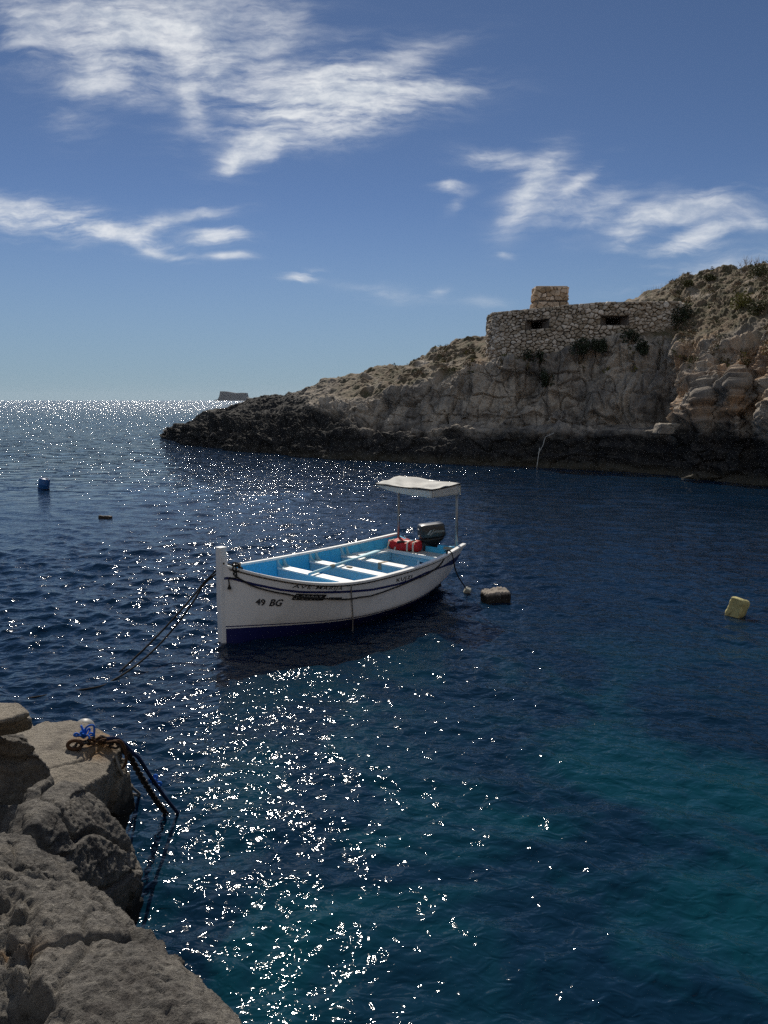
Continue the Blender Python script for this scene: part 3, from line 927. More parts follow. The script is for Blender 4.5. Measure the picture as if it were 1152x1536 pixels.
def pillbox():
    root = empty('pillbox', at_y(860, 540, 44))
    tag(root, 'stone-clad pillbox with two gun slits and a small turret on top of the cliff', 'pillbox')
    root_inv = Vector(root.location)
    ctrl = [(737, 49), (724.5, 45.6), (725, 44.3), (732, 43.2), (748, 42.6), (800, 42.1), (900, 41.9), (975, 42.2), (1000, 42.5), (1007, 43.2), (1012, 48)]
    pl = [((p - 576) / FPX * Y * 1.018, Y) for p, Y in ctrl]
    pl = [tuple(q) for q in smooth_path(pl, 8)]
    pa = Path(pl)
    # parameter of a pixel column along the front
    us = np.linspace(0, pa.L, 1500)
    xy = np.array([pa.at(u) for u in us])

    def u_of(px, lo=.12, hi=.88):
        q = project(np.c_[xy, np.full(len(xy), 6.5)])[:, 0]
        ok = (us > pa.L * lo) & (us < pa.L * hi)
        return us[ok][np.argmin(np.abs(q[ok] - px))]

    def z_of(px, py):
        u = u_of(px); return at_y(px, py, pa.at(u)[1])[2]
    tops = [(723, 480), (727, 472), (748, 467), (800, 462), (893, 452.5), (1003, 450.5)]
    uu = [u_of(p[0]) for p in tops]; zz = [z_of(*p) for p in tops]

    def ztop(u): return float(np.interp(u, [0] + uu + [pa.L], [zz[0] - .1] + zz + [zz[-1]]))
    Z0 = 4.2
    Hh = max(zz) - Z0
    slits = []
    for x0, y0, x1, y1 in ((788, 479.5, 823, 493.5), (901, 473.5, 943, 487.5)):
        slits.append((u_of(x0), z_of((x0 + x1) / 2, y1) - Z0, u_of(x1), z_of((x0 + x1) / 2, y0) - Z0))
    rnd = random.Random(4)

    def surf(u, v, h):
        # wall leans back a little and follows the sloping top edge
        k = ztop(u) - Z0
        p = pa.at(u); n = pa.nrm(u)
        z = Z0 + v * k / Hh
        off = h - 0.05 * v
        return (p[0] + n[0] * off - root_inv.x, p[1] + n[1] * off - root_inv.y, z - root_inv.z)
    sl2 = []
    for a, b_, c, d in slits:
        k = (ztop((a + c) / 2) - Z0) / Hh
        sl2.append((a, b_ / k, c, d / k))
    cells = stone_cells(pa.L, Hh, 1900, sl2, 1.3, 3)
    mb = MB(); stones_on(mb, cells, surf, rnd)
    wall = mb.build('wall', M_STONE, root)
    # core with slit openings
    ub = sorted(set([0, pa.L] + list(np.linspace(0, pa.L, 60)) + [s for q in sl2 for s in (q[0], q[2])]))
    vb = sorted(set([0, Hh - .02] + [s for q in sl2 for s in (q[1], q[3])]))
    core = MB()
    V = [surf(u, v, -.02) for v in vb for u in ub]
    F = []
    nu = len(ub)
    for j in range(len(vb) - 1):
        for i in range(nu - 1):
            mu, mv = (ub[i] + ub[i + 1]) / 2, (vb[j] + vb[j + 1]) / 2
            if any(q[0] < mu < q[2] and q[1] < mv < q[3] for q in sl2): continue
            F.append((j * nu + i, j * nu + i + 1, (j + 1) * nu + i + 1, (j + 1) * nu + i))
    core.raw(V, F)
    core.build('wall_core', M_MORTAR, root)
    # roof slab
    rf = MB()
    ring = [surf(u, Hh - .03, -.03) for u in np.linspace(0, pa.L, 60)]
    rf.raw(ring, [tuple(range(len(ring)))])
    rf.build('roof', M_STONE, root)
    # loose rubble along the parapet so that the edge is uneven
    # slits: stepped recess, dark inside
    for k, q in enumerate(sl2):
        s = MB()
        dpt = [(0, 0.0, 0), (.22, .09, .04), (.55, .30 if k == 0 else .28, .06)]
        rings = []
        for dd, iu, iv in dpt:
            l_, r_ = (iu, iu) if k == 0 else (iu * 1.5, iu * .8)
            rings.append([surf(q[0] + l_, q[1] + iv, .06 - dd), surf(q[2] - r_, q[1] + iv, .06 - dd), surf(q[2] - r_, q[3] - iv, .06 - dd), surf(q[0] + l_, q[3] - iv, .06 - dd)])
        s.loft(rings, cap=False)
        fr = s.build('gun_slit', M_CONC, root)
        r3 = [tuple(c) for c in rings[-1]]
        back = [(x, y + 2.2, z) for x, y, z in r3]
        hole = MB(); hole.loft([r3, back], cap=False); hole.raw(back, [(0, 1, 2, 3)])
        hole.build('opening', MATS['wall_core'], fr)
        li = MB()
        li.loft([[surf(q[0] - .12, q[3] + .005, .07), surf(q[2] + .12, q[3] + .005, .07), surf(q[2] + .12, q[3] + .16, .07), surf(q[0] - .12, q[3] + .16, .07)],
                 [surf(q[0] - .12, q[3] + .005, -.2), surf(q[2] + .12, q[3] + .005, -.2), surf(q[2] + .12, q[3] + .16, -.2), surf(q[0] - .12, q[3] + .16, -.2)]])
        li.build('lintel', M_CONC, fr, bevel=.02)
    # turret
    Yt = 44.2
    b0 = at_y(798, 464, Yt); b1 = at_y(853, 464, Yt); t0 = at_y(801, 430, Yt + .1); t1 = at_y(848, 430, Yt + .1)
    b0[0] += .12; wdt = (b1[0] - b0[0]) * .62; zt0, zt1 = b0[2] - .25, t0[2]
    tp = Path([(b0[0], Yt + wdt), (b0[0], Yt), (b1[0], Yt), (b1[0], Yt + wdt)])
    hh = zt1 - zt0
    cxm = (b0[0] + b1[0]) / 2; cym = Yt + wdt / 2

    def tsurf(u, v, h):
        p = tp.at(u); n = tp.nrm(u)
        k = 1 - .10 * v / hh
        x = cxm + (p[0] - cxm) * k + n[0] * h; y = cym + (p[1] - cym) * k + n[1] * h
        return (x - root_inv.x, y - root_inv.y, zt0 + v - root_inv.z)
    band = (0, hh * .44, 0, hh * .48)
    tcells = stone_cells(tp.L, hh * .44, 34, (), 1.35, 8)
    tcells += [[(x, y + hh * .50) for x, y in c] for c in stone_cells(tp.L, hh * .50, 44, (), 1.35, 9)]
    tb = MB(); stones_on(tb, tcells, tsurf, rnd, (.03, .08), .012)
    tu = tb.build('turret', M_TURRET, root)
    tcb = MB()
    lo_ = [tsurf(u, 0, -.02) for u in tp.s]; hi_ = [tsurf(u, hh - .02, -.02) for u in tp.s]
    tcb.loft([lo_, hi_])
    tcb.build('turret_core', M_MORTAR, tu)
    cap = MB()
    capr = [[tsurf(u, hh - .06, .03) for u in tp.s], [tsurf(u, hh + .03, .02) for u in tp.s], [tsurf(u, hh + .05, -.15) for u in tp.s]]
    cap.loft(capr)
    cap.build('cap_slab', M_TURRET, tu, bevel=.02)


pillbox()


# ------------------------------------------------------------------ foreground shore
def rock(name, pts, mat, voxel=0.012, disp=None, parent=None, extra=(), rustfn=None):
    """closed rock: hull(s) of 3-D points, remeshed evenly and worn by 3-D noise"""
    bm = bmesh.new()
    for grp in [pts] + list(extra):
        vs = [bm.verts.new(p) for p in grp]
        r_ = bmesh.ops.convex_hull(bm, input=vs)
        bad = [e for e in r_['geom_interior'] if isinstance(e, bmesh.types.BMVert)]
        bmesh.ops.delete(bm, geom=list(set(bad)), context='VERTS')
    me = bpy.data.meshes.new(name); bm.to_mesh(me); bm.free()
    tmp = bpy.data.objects.new('tmp_rock', me); COL.objects.link(tmp)
    md = tmp.modifiers.new('r', 'REMESH'); md.mode = 'VOXEL'; md.voxel_size = voxel; md.use_smooth_shade = True
    dg = bpy.context.evaluated_depsgraph_get()
    m2 = bpy.data.meshes.new_from_object(tmp.evaluated_get(dg))
    bpy.data.objects.remove(tmp)
    m2.name = name
    n = len(m2.vertices)
    co = np.empty(n * 3, np.float32); m2.vertices.foreach_get('co', co); co = co.reshape(-1, 3)
    no = np.empty(n * 3, np.float32); m2.vertex_normals.foreach_get('vector', no); no = no.reshape(-1, 3)
    d, rust = (disp or rock_disp)(co, no)
    co = co + no * d[:, None]
    m2.vertices.foreach_set('co', co.ravel().astype(np.float32))
    at = m2.attributes.new('rust', 'FLOAT', 'POINT'); at.data.foreach_set('value', rust.astype(np.float32))
    m2.update()
    m2.materials.clear()
    return link(name, m2, mat, parent, True)


def rock_disp(co, no, amp=1.0, flatten=0.5):
    up = sst(no[:, 2], .55, .85)
    q = co + .10 * np.stack([vnoise(co * 2.2, 1), vnoise(co * 2.2, 2), vnoise(co * 2.2, 3)], -1)
    d = .05 * fbm(co * 1.5, 3, seed=101) + .035 * (ridged(q * np.array([2.2, 3.0, 3.5]), 5, gain=.55, seed=103) - .3)
    f1, f2, cid = worley(q * np.array([1.7, 1.7, 2.4]), 21)
    d += .06 * (cid - .5) * (1 - flatten * up)
    cr = np.abs(vnoise(q * np.array([1.5, 1.5, 2.2]) + 3, 111)); d -= .06 * np.exp(-(cr / .028) ** 2) * (1 - .4 * flatten * up)
    f1, f2, cid = worley(q * np.array([5, 5, 8.]), 22)
    d += .018 * (cid - .5) * (1 - .6 * up)
    d += .016 * (ridged(co * np.array([9, 12, 15.]), 5, gain=.6, seed=107) - .3) + .007 * fbm(co * 45, 3, gain=.6, seed=109)
    return d * amp, np.zeros(len(co))


def ledge_disp(co, no):
    up = sst(no[:, 2], .55, .85)
    d = .016 * fbm(co * 1.6, 3, seed=121) + .012 * ridged(co * np.array([3, 5, 4.]), 5, seed=123)
    q = co + .10 * np.stack([vnoise(co * 2.6, 1), vnoise(co * 2.6, 2), vnoise(co * 2.6, 3)], -1)
    f1, f2, cid = worley(q * np.array([2.4, 2.4, 3.]), 25)
    d += (.04 * (cid - .5)) * (1 - up)
    # rubble-filled hollow on the inner side of the ledge
    px = project(co)
    hol = sst(px[:, 0] + 18 * vnoise(co * 4, 8), 78, 40) * sst(px[:, 0], -140, -40) * sst(px[:, 1], 1318, 1350) * sst(px[:, 1], 1900, 1700) * up
    g1, g2, gid = worley(q * 12.0, 27)
    d += hol * (-.045 + .10 * (gid - .4) * sst(g2 - g1, .02, .25))
    h1, h2, hid = worley(q * 30.0, 28)
    d += hol * .035 * (hid - .4) * sst(h2 - h1, .02, .25)
    pit = np.exp(-(((px[:, 0] - 40) / 30) ** 2 + ((px[:, 1] - 1500) / 24) ** 2) ** 1.5) * up
    d -= .30 * pit
    crack = np.exp(-(np.abs(px[:, 0] - 46 + 10 * vnoise(co * 6, 9)) / 2.5) ** 2) * sst(px[:, 1], 1360, 1400) * up
    d -= .02 * crack
    rot = co @ np.array([[.8, .6, 0], [-.6, .8, 0], [0, 0, 1.]])
    d += .016 * (ridged(rot * np.array([5, 15, 9.]), 5, gain=.62, seed=127) - .3) * (1 + .4 * up) + .008 * fbm(rot * np.array([26, 60, 40.]), 3, gain=.6, seed=129)
    ck = np.abs(vnoise(rot * np.array([1.1, 2.6, 1.6]) + 5, 133)); d -= .05 * np.exp(-(ck / .016) ** 2)
    ck = np.abs(vnoise(rot * np.array([3.0, 4.6, 4.]) + 9, 134)); d -= .02 * np.exp(-(ck / .03) ** 2) * (vnoise(rot * 1.3, 135) > 0)
    holes = vnoise(co * 11, 131); d -= .02 * sst(holes, .38, .6)
    rust = np.exp(-(((px[:, 0] - 25) / 40) ** 2 + ((px[:, 1] - 1415) / 12) ** 2)) * .8
    return d, rust


def plat_disp(co, no):
    d, _ = rock_disp(co, no, .8, .8)
    px = project(co)
    up = sst(no[:, 2], .55, .85)
    rust = np.exp(-(((px[:, 0] - 145) / 34) ** 2 + ((px[:, 1] - 1118) / 22) ** 2) ** 2) * up
    smooth_top = up * sst(px[:, 0], 95, 60)
    return d * (1 - .5 * up) * (1 - .5 * smooth_top), rust


def A3(*l): return [tuple(at_z(*p)) for p in l]


shore_ledge = rock('rocky_shore', A3((330, 1540, 1.60), (258, 1480, 1.60), (180, 1420, 1.57), (122, 1376, 1.52), (117, 1350, 1.50), (98, 1318, 1.48), (73, 1280, 1.47), (33, 1256, 1.50), (0, 1252, 1.52), (-150, 1250, 1.6))
     + [(.75, .80, 1.58), (2.2, -.6, 1.6), (2.2, -2, 1.6), (-3, -2, 1.75), (-3, 1.5, 1.7), (-.35, 1.45, .6), (-.9, 1.9, .9), (-1.25, 2.2, .6), (.2, .6, -.6), (-1.3, 1.6, -.6), (-2.2, 2.6, -.6), (-3, 2.6, -.6), (-3, -2, -.6), (1.6, -1, -.6), (1.6, -2, -.6)],
     M_ROCK, 0.009, ledge_disp)
tag(shore_ledge, 'weathered grey rock ledge in the foreground', kind='structure')

plat = rock('shore_platform', A3((30, 1094, .98), (70, 1088, 1.0), (130, 1086, 1.0), (165, 1104, .98), (182, 1124, .92), (60, 1180, 1.02), (120, 1182, .95), (160, 1160, .92), (196, 1212, .42), (190, 1218, .38), (-150, 1100, 1.0), (-150, 1160, 1.0))
     + [(-2.1, 5.0, -.5), (-2.05, 4.4, -.5), (-1.95, 4.0, -.5), (-4, 3.6, -.5), (-4, 5.4, -.5), (-2.8, 5.5, -.5), (-1.9, 4.05, .4)],
     M_PALE, 0.011, plat_disp)
tag(plat, 'pale flat rock shelf beyond the foreground boulders', kind='structure')

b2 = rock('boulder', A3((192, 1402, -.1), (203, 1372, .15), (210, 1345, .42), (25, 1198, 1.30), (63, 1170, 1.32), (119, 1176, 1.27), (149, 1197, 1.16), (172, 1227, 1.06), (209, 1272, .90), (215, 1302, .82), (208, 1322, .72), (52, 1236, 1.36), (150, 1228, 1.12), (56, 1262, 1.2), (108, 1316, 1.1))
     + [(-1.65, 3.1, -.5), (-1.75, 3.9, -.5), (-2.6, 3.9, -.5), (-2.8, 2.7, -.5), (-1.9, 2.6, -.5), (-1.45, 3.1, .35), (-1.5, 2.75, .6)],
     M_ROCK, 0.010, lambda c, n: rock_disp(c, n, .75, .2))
tag(b2, 'large angular grey boulder overhanging the water between the ledge and the pale shelf', 'boulder')
b4 = rock('boulder', A3((0, 1108, 1.38), (38, 1097, 1.34), (54, 1119, 1.33), (76, 1163, 1.15), (72, 1186, .95), (33, 1184, 1.05), (0, 1204, 1.05), (-120, 1100, 1.4), (-120, 1205, 1.1))
     + [(-2.2, 3.9, .3), (-2.6, 4.7, .3), (-4, 4.6, .3), (-4, 3.6, .3), (-2.6, 3.4, .3)],
     M_ROCK, 0.011, lambda c, n: rock_disp(c, n, .8, .2))
tag(b4, 'dark craggy boulder under the flat slab at the left edge', 'boulder')
b6 = rock('boulder', A3((-60, 1195, 1.25), (0, 1200, 1.22), (22, 1204, 1.18), (49, 1240, 1.08), (46, 1258, 1.0), (0, 1262, 1.05), (-60, 1262, 1.05))
     + [(-2.0, 2.9, .2), (-2.2, 3.5, .2), (-3, 3.5, .2), (-3, 2.8, .2)],
     M_ROCK, 0.010, lambda c, n: rock_disp(c, n, .6, .2))
tag(b6, 'small dark boulder wedged behind the foreground ledge at the left edge', 'boulder')
b5 = rock('stone_slab', A3((-90, 1050, 1.66), (0, 1056, 1.66), (26, 1058, 1.66), (42, 1070, 1.65), (46, 1080, 1.60), (0, 1082, 1.66), (-90, 1090, 1.66), (0, 1101, 1.48), (44, 1091, 1.50), (-90, 1110, 1.46), (26, 1073, 1.46), (-90, 1068, 1.46)),
     M_SLAB, 0.009, lambda c, n: rock_disp(c, n, .3, .7))
tag(b5, 'flat pale stone slab lying on the dark boulder at the left edge', 'slab')


# ------------------------------------------------------------------ fishing boat
BOW = at_z(331, 965, 0.0)
AXIS = R(42.5)
L_B = 4.37
boat = empty('fishing_boat', (BOW[0], BOW[1], 0), math.pi / 2 - AXIS)
tag(boat, 'small white wooden fishing boat with blue inside, white canopy and outboard, moored in the cove', 'boat')
BM = Matrix.Translation((BOW[0], BOW[1], 0)) @ Matrix.Rotation(math.pi / 2 - AXIS, 4, 'Z')
BMI = BM.inverted()


def b2w(p): return np.array(BM @ Vector(p))


def w2b(p): return np.array(BMI @ Vector(p))


def px2b(px, py, z):
    return w2b(at_z(px, py, z))


def spline(k, v):
    k = np.array(k, float); v = np.array(v, float); n = len(k); h = np.diff(k)
    A = np.zeros((n, n)); r_ = np.zeros(n); A[0, 0] = A[-1, -1] = 1
    for i in range(1, n - 1):
        A[i, i - 1] = h[i - 1]; A[i, i] = 2 * (h[i - 1] + h[i]); A[i, i + 1] = h[i]
        r_[i] = 3 * ((v[i + 1] - v[i]) / h[i] - (v[i] - v[i - 1]) / h[i - 1])
    c = np.linalg.solve(A, r_)

    def f(s):
        i = int(np.clip(np.searchsorted(k, s, side='right') - 1, 0, n - 2)); d = s - k[i]
        b_ = (v[i + 1] - v[i]) / h[i] - h[i] * (2 * c[i] + c[i + 1]) / 3
        return v[i] + b_ * d + c[i] * d * d + (c[i + 1] - c[i]) / (3 * h[i]) * d ** 3
    return f


BG = spline([0.05, .22, .52, .87, 1.31, 2.18, 3.28, 4.37], [.055, .23, .53, .83, 1.01, 1.06, .98, .76])
ZG = spline([0, .436, 1.09, 2.18, 3.28, 4.37], [1.08, .91, .77, .725, .745, .83])
BW = spline([0.05, .5, .9, 1.44, 1.93, 2.47, 3.16, 3.76, 4.37], [.05, .34, .60, .88, .98, .98, .87, .66, .38])
ZK = spline([0, .5, 1.5, 3.0, 3.9, 4.37], [-.32, -.36, -.36, -.28, -.12, 0.02])
ZP = spline([0, 1.5, 3.0, 4.37], [.20, .17, .17, .22])      # paint line


def half(s, z):
    s = min(max(s, .05), L_B)
    zg, zk = ZG(s), ZK(s)
    bw, bg = min(BW(s), BG(s)), BG(s)
    zc = .2
    if z >= zc:
        t = min((z - zc) / (zg - zc), 1.15)
        return bw + (bg - bw) * (t ** 0.85)
    t = max((z - zk) / (zc - zk), 0)
    return bw * t ** 0.55 if s > .3 else bw * (t ** 0.55 * (s - .05) / .25 + (1 - (s - .05) / .25))


def hull_pt(s, z, off=0.0):
    """near side (local -y) of the hull"""
    y = half(s, z)
    ds = (half(s + .02, z) - half(s - .02, z)) / .04; dzv = (half(s, z + .02) - half(s, z - .02)) / .04
    n = Vector((-ds, 1, -dzv)).normalized()
    return np.array([s + n.x * off, -(y + n.y * off), z + n.z * off])


_hs = np.linspace(.06, L_B, 220); _ht = np.linspace(.0, 1.0, 70)
_tab = np.array([[hull_pt(s, .02 + (ZG(s) - .02) * t) for t in _ht] for s in _hs]).reshape(-1, 3)
_tabw = np.array([b2w(p) for p in _tab]); _tabp = project(_tabw)


def hullpix(px, py):
    i = np.argmin(((_tabp - [px, py]) ** 2).sum(1))
    return _tab[i, 0], _tab[i, 2]


P_WHITE = paint('white_boat_paint', (0.80, 0.80, 0.79), 0.35, 0.5, 0.05, 3.0, 0, dirt=(0.50, 0.49, 0.45), dirt_amt=0.35, dscale=2.2)
P_RAIL = paint('white_rail_paint', (0.78, 0.77, 0.74), 0.35, 0.5, 0.05, 5, 0, dirt=(0.42, 0.38, 0.33), dirt_amt=0.4, dscale=4)
P_BOTTOM = paint('navy_bottom_paint', (0.008, 0.012, 0.09), 0.45, 0.4, 0.2, 4)
P_NAVY = paint('navy_stripe_paint', (0.010, 0.016, 0.10), 0.4, 0.4, 0.1, 4)
P_BLUE = paint('sky_blue_paint', (0.055, 0.43, 0.70), 0.5, 0.4, 0.08, 4, 0, dirt=(0.10, 0.38, 0.55), dirt_amt=0.5, dscale=3)
P_FLOOR = paint('azure_floor_paint', (0.015, 0.37, 0.75), 0.5, 0.4, 0.1, 4, 0, dirt=(0.05, 0.22, 0.36), dirt_amt=0.5, dscale=4)
P_PALE = paint('pale_blue_paint', (0.30, 0.52, 0.60), 0.5, 0.4, 0.08, 4, 0, dirt=(0.30, 0.40, 0.42), dirt_amt=0.4, dscale=5)
P_SEAT = paint('white_seat_paint', (0.76, 0.76, 0.73), 0.45, 0.4, 0.05, 5, 0, dirt=(0.55, 0.54, 0.50), dirt_amt=0.35, dscale=6)
P_DECK = paint('grey_deck_paint', (0.46, 0.48, 0.46), 0.6, 0.4, 0.12, 5, 0, dirt=(0.30, 0.29, 0.26), dirt_amt=0.5, dscale=5)
P_BLACK = paint('black_paint', (0.012, 0.012, 0.013), 0.5, 0.4, 0.2, 5)
P_INK = paint('dark_lettering', (0.03, 0.03, 0.035), 0.5, 0.4, 0.2, 5)
P_LETTER = paint('grey_lettering', (0.32, 0.32, 0.31), 0.5, 0.4, 0.1, 5)
P_STEEL = paint('galvanised_steel', (0.26, 0.27, 0.28), 0.4, 0.5, 0.2, 9, metal=0.7)
P_CANVAS = paint('white_canvas', (0.74, 0.73, 0.69), 0.75, 0.2, 0.06, 4, 0.004, dirt=(0.55, 0.52, 0.46), dirt_amt=0.4, dscale=4)
P_ROPE = paint('black_rope', (0.022, 0.021, 0.020), 0.9, 0.2, 0.3, 60, 0.002)
P_GREYROPE = paint('grey_rope', (0.20, 0.185, 0.16), 0.9, 0.2, 0.25, 60, 0.002)
P_RED = paint('red_nylon', (0.50, 0.018, 0.022), 0.65, 0.3, 0.15, 6, 0.006)
P_STRAP = paint('cream_webbing', (0.62, 0.55, 0.44), 0.8, 0.2, 0.15, 12)
P_COWL = paint('black_cowling', (0.022, 0.026, 0.030), 0.32, 0.5, 0.1, 6)
P_WOOD = paint('bare_wood', (0.30, 0.25, 0.19), 0.8, 0.2, 0.25, 9)

# canvas lets some light through
_m = P_CANVAS; _t = NT(_m.node_tree); _b = _t.n['Principled BSDF']
_tr = _t.add('ShaderNodeBsdfTranslucent'); _tr.inputs[0].default_value = (.7, .68, .62, 1)
_mx = _t.add('ShaderNodeMixShader'); _mx.inputs[0].default_value = .35
_out = [n for n in _t.n if n.type == 'OUTPUT_MATERIAL'][0]
_t.link(_b.outputs[0], _mx.inputs[1]); _t.link(_tr.outputs[0], _mx.inputs[2]); _t.link(_mx.outputs[0], _out.inputs[0])


def build_boat():
    S = np.concatenate([np.linspace(.05, .6, 16), np.linspace(.65, L_B, 60)])

    def strip(name, mat, zlo, zhi, nz, off=0.0, sides=(-1, 1), ss=S, parent=boat, smooth=True):
        mb = MB()
        for sd in sides:
            rings = []
            for s in ss:
                a, b_ = zlo(s), zhi(s)
                r_ = []
                for k in range(nz + 1):
                    p = hull_pt(s, a + (b_ - a) * k / nz, off)
                    r_.append((p[0], p[1] * -sd, p[2]))
                rings.append(r_)
            mb.loft(rings, cap=False, closed=False)
        return mb.build(name, mat, parent, smooth)
    hull = strip('hull', P_WHITE, ZP, ZG, 14)
    strip('bottom', P_BOTTOM, lambda s: ZK(s) + .002, ZP, 12)
    strip('pinstripe', P_NAVY, lambda s: ZP(s) + .022, lambda s: ZP(s) + .036, 1, 0.003)
    # blue line below the gunwale
    st = [hullpix(*p) for p in ((344, 867), (382, 877), (421, 884.6), (450, 887), (480, 888), (521, 887.5), (557.6, 884), (594, 876.6), (612, 871.5), (640, 858.5), (681, 841))]
    st = sorted(st)
    ks = [0.06] + [p[0] for p in st] + [L_B]; kv = [ZG(.06) - .17] + [p[1] for p in st] + [st[-1][1] + .03]
    zst = lambda s: float(np.interp(s, ks, kv))
    wd = lambda s: .017 + .06 * float(sst(np.array(s), 3.6, 4.37))
    strip('stripe', P_NAVY, lambda s: zst(s) - wd(s), lambda s: zst(s) + wd(s) * .9, 2, 0.004)
    # transom
    tr = MB()
    ztt = lambda y: .76 if abs(y) < .5 else .76 + (ZG(L_B) - .76) * (abs(y) - .5) / .26
    zz = np.linspace(ZK(L_B), .76, 14)
    outl = [(half(L_B, z), z) for z in zz] + [(BG(L_B), ZG(L_B))]
    ring = [(-y, z) for y, z in outl] + [(-.5, .76), (-.24, .755), (-.2, .70), (.2, .70), (.24, .755), (.5, .76)] + [(y, z) for y, z in outl[::-1]]
    tr.prism(ring, (0, 1, 0), (0, 0, 1), (L_B - .02, 0, 0), .045)
    tro = tr.build('transom', P_BLUE, boat, bevel=.004)
    patch = MB(); patch.prism([(-.60, .69), (-.34, .70), (-.36, .745), (-.42, .75), (-.55, .748)], (0, 1, 0), (0, 0, 1), (L_B - .046, 0, 0), .006)
    patch.build('bare_patch', P_WOOD, tro)
    # stem post
    stp = MB()
    stp.prism([(-.005, -.32), (.10, -.34), (.115, .3), (.118, 1.02), (.105, 1.285), (.0, 1.285), (-.012, .6)], (1, 0, 0), (0, 0, 1), (0, 0, 0), .105)
    sp_ = stp.build('stem_post', P_WHITE, boat, bevel=.012)
    capm = MB(); capm.box((.052, 0, 1.29), (.112, .112, .012)); capm.build('post_cap', P_RAIL, sp_, bevel=.004)
    # lining inside
    mb = MB()
    for sd in (-1, 1):
        rings = []
        for s in np.concatenate([np.linspace(.16, .6, 14), np.linspace(.65, L_B - .04, 50)]):
            r_ = []
            for k in range(9):
                z = .14 + (ZG(s) - .005 - .14) * k / 8
                r_.append((s, sd * max(half(s, z) - .035, .005), z))
            rings.append(r_)
        mb.loft(rings, cap=False, closed=False)
    mb.build('lining', P_BLUE, boat, True)
    fl = MB()
    rings = [[(s, -max(half(s, .2) - .03, .01), .20), (s, max(half(s, .2) - .03, .01), .20)] for s in np.linspace(.2, L_B - .05, 40)]
    fl.loft(rings, cap=False, closed=False)
    flo = fl.build('floor', P_FLOOR, boat, False)
    fb = MB()
    for k in range(-3, 4):
        y0 = k * .2
        ss = [s for s in np.linspace(.5, 3.95, 40) if half(s, .2) - .06 > abs(y0) + .09]
        if len(ss) > 2:
            fb.box(((ss[0] + ss[-1]) / 2, y0, .212), (ss[-1] - ss[0], .185, .018))
    fb.build('floorboards', P_FLOOR, flo, bevel=.003)
    # gunwale rail
    for sd in (-1, 1):
        mb = MB(); rings = []
        for s in np.concatenate([np.linspace(.08, .6, 16), np.linspace(.65, L_B + .012, 50)]):
            y = BG(min(s, L_B)); z = ZG(min(s, L_B))
            rings.append([(s, sd * (y + .022), z - .024), (s, sd * (y + .024), z + .012), (s, sd * (y - .05), z + .014), (s, sd * (y - .05), z - .022)])
        mb.loft(rings)
        g = mb.build('gunwale', P_RAIL, boat, bevel=.006)
        rb = MB(); rings = []
        for s in np.concatenate([np.linspace(.1, .6, 14), np.linspace(.65, L_B, 50)]):
            y = half(s, ZG(s) - .04); z = ZG(s) - .045
            rings.append([(s, sd * (y - .002), z + .002), (s, sd * (y + .010), z + .002), (s, sd * (y + .012), z + .015), (s, sd * (y - .002), z + .015)])
        rb.loft(rings); rb.build('rubbing_strip', P_BLACK, g)
    # ribs
    for s in np.arange(.55, 4.3, .30):
        if min(abs(s - q) for q in (1.74, 2.05, 2.42, 2.72, 3.08, 3.38)) < .12: continue
        for sd in (-1, 1):
            mb = MB()
            r1 = []
            for k in range(7):
                z = .22 + (ZG(s) - .03 - .22) * k / 6
                y = half(s, z) - .034
                r1.append([(s - .014, sd * y, z), (s + .014, sd * y, z), (s + .014, sd * (y - .012), z), (s - .014, sd * (y - .012), z)])
            mb.loft(r1); mb.build('rib', P_BLUE, boat, bevel=.002)
    # thwarts with fascia, knees and posts
    for i, (s0, w_) in enumerate(((1.80, .19), (2.47, .19), (3.13, .17))):
        zt = .575
        y = half(s0, zt) - .05
        y2 = half(s0 + w_, zt) - .05
        mb = MB(); mb.prism([(s0, -y), (s0 + w_, -y2), (s0 + w_, y2), (s0, y)], (1, 0, 0), (0, 1, 0), (0, 0, zt), .032)
        th = mb.build('thwart', P_SEAT, boat, bevel=.006)
        fa = MB(); fa.box((s0 + .022, 0, zt - .075), (.03, 2 * y - .03, .115)); fa.build('fascia', P_PALE, th, bevel=.004)
        po = MB(); po.box((s0 + .09, .05, .385), (.07, .05, .34)); po.build('post', P_PALE, th, bevel=.006)
        for sd in (-1, 1):
            for sk in (s0 + .03, s0 + w_ - .03):
                zg = ZG(sk)
                yw = half(sk, zg) - .036
                pts = [(yw, zg - .02), (yw - .035, zg - .02), (yw - .05, zg - .07), (yw - .085, zt + .05), (yw - .17, zt + .02), (yw - .22, zt + .017)]
                yb = half(sk, zt + .016) - .036
                pts += [(yb, zt + .017)]
                kn = MB(); kn.prism([(sd * a, b_) for a, b_ in pts], (0, 1, 0), (0, 0, 1), (sk, 0, 0), .03)
                kn.build('knee', P_PALE, boat, bevel=.004)
        if i == 1:
            clt = MB(); clt.box((s0 + .09, .14, zt + .024), (.05, .10, .02)); clt.build('cleat', P_WOOD, th, bevel=.004)
        if i == 2:
            clt = MB(); clt.box((s0 + .085, .02, zt + .018), (w_ + .008, .07, .006)); clt.box((s0 - .001, .02, zt - .04), (.006, .07, .11))
            clt.build('strap', P_WOOD, th)
    # stern deck and side bench
    sd0 = 4.02
    dk = MB()
    rings = []
    for s in np.linspace(sd0, L_B - .045, 8):
        y = half(s, .6) - .036
        rings.append([(s, -y, .585), (s, y, .585), (s, y, .612), (s, -y, .612)])
    dk.loft(rings); de = dk.build('stern_deck', P_DECK, boat, bevel=.004)
    ed = MB(); ed.box((sd0 - .012, 0, .59), (.03, 2 * half(sd0, .6) - .09, .06)); ed.build('deck_edge', P_SEAT, de, bevel=.006)
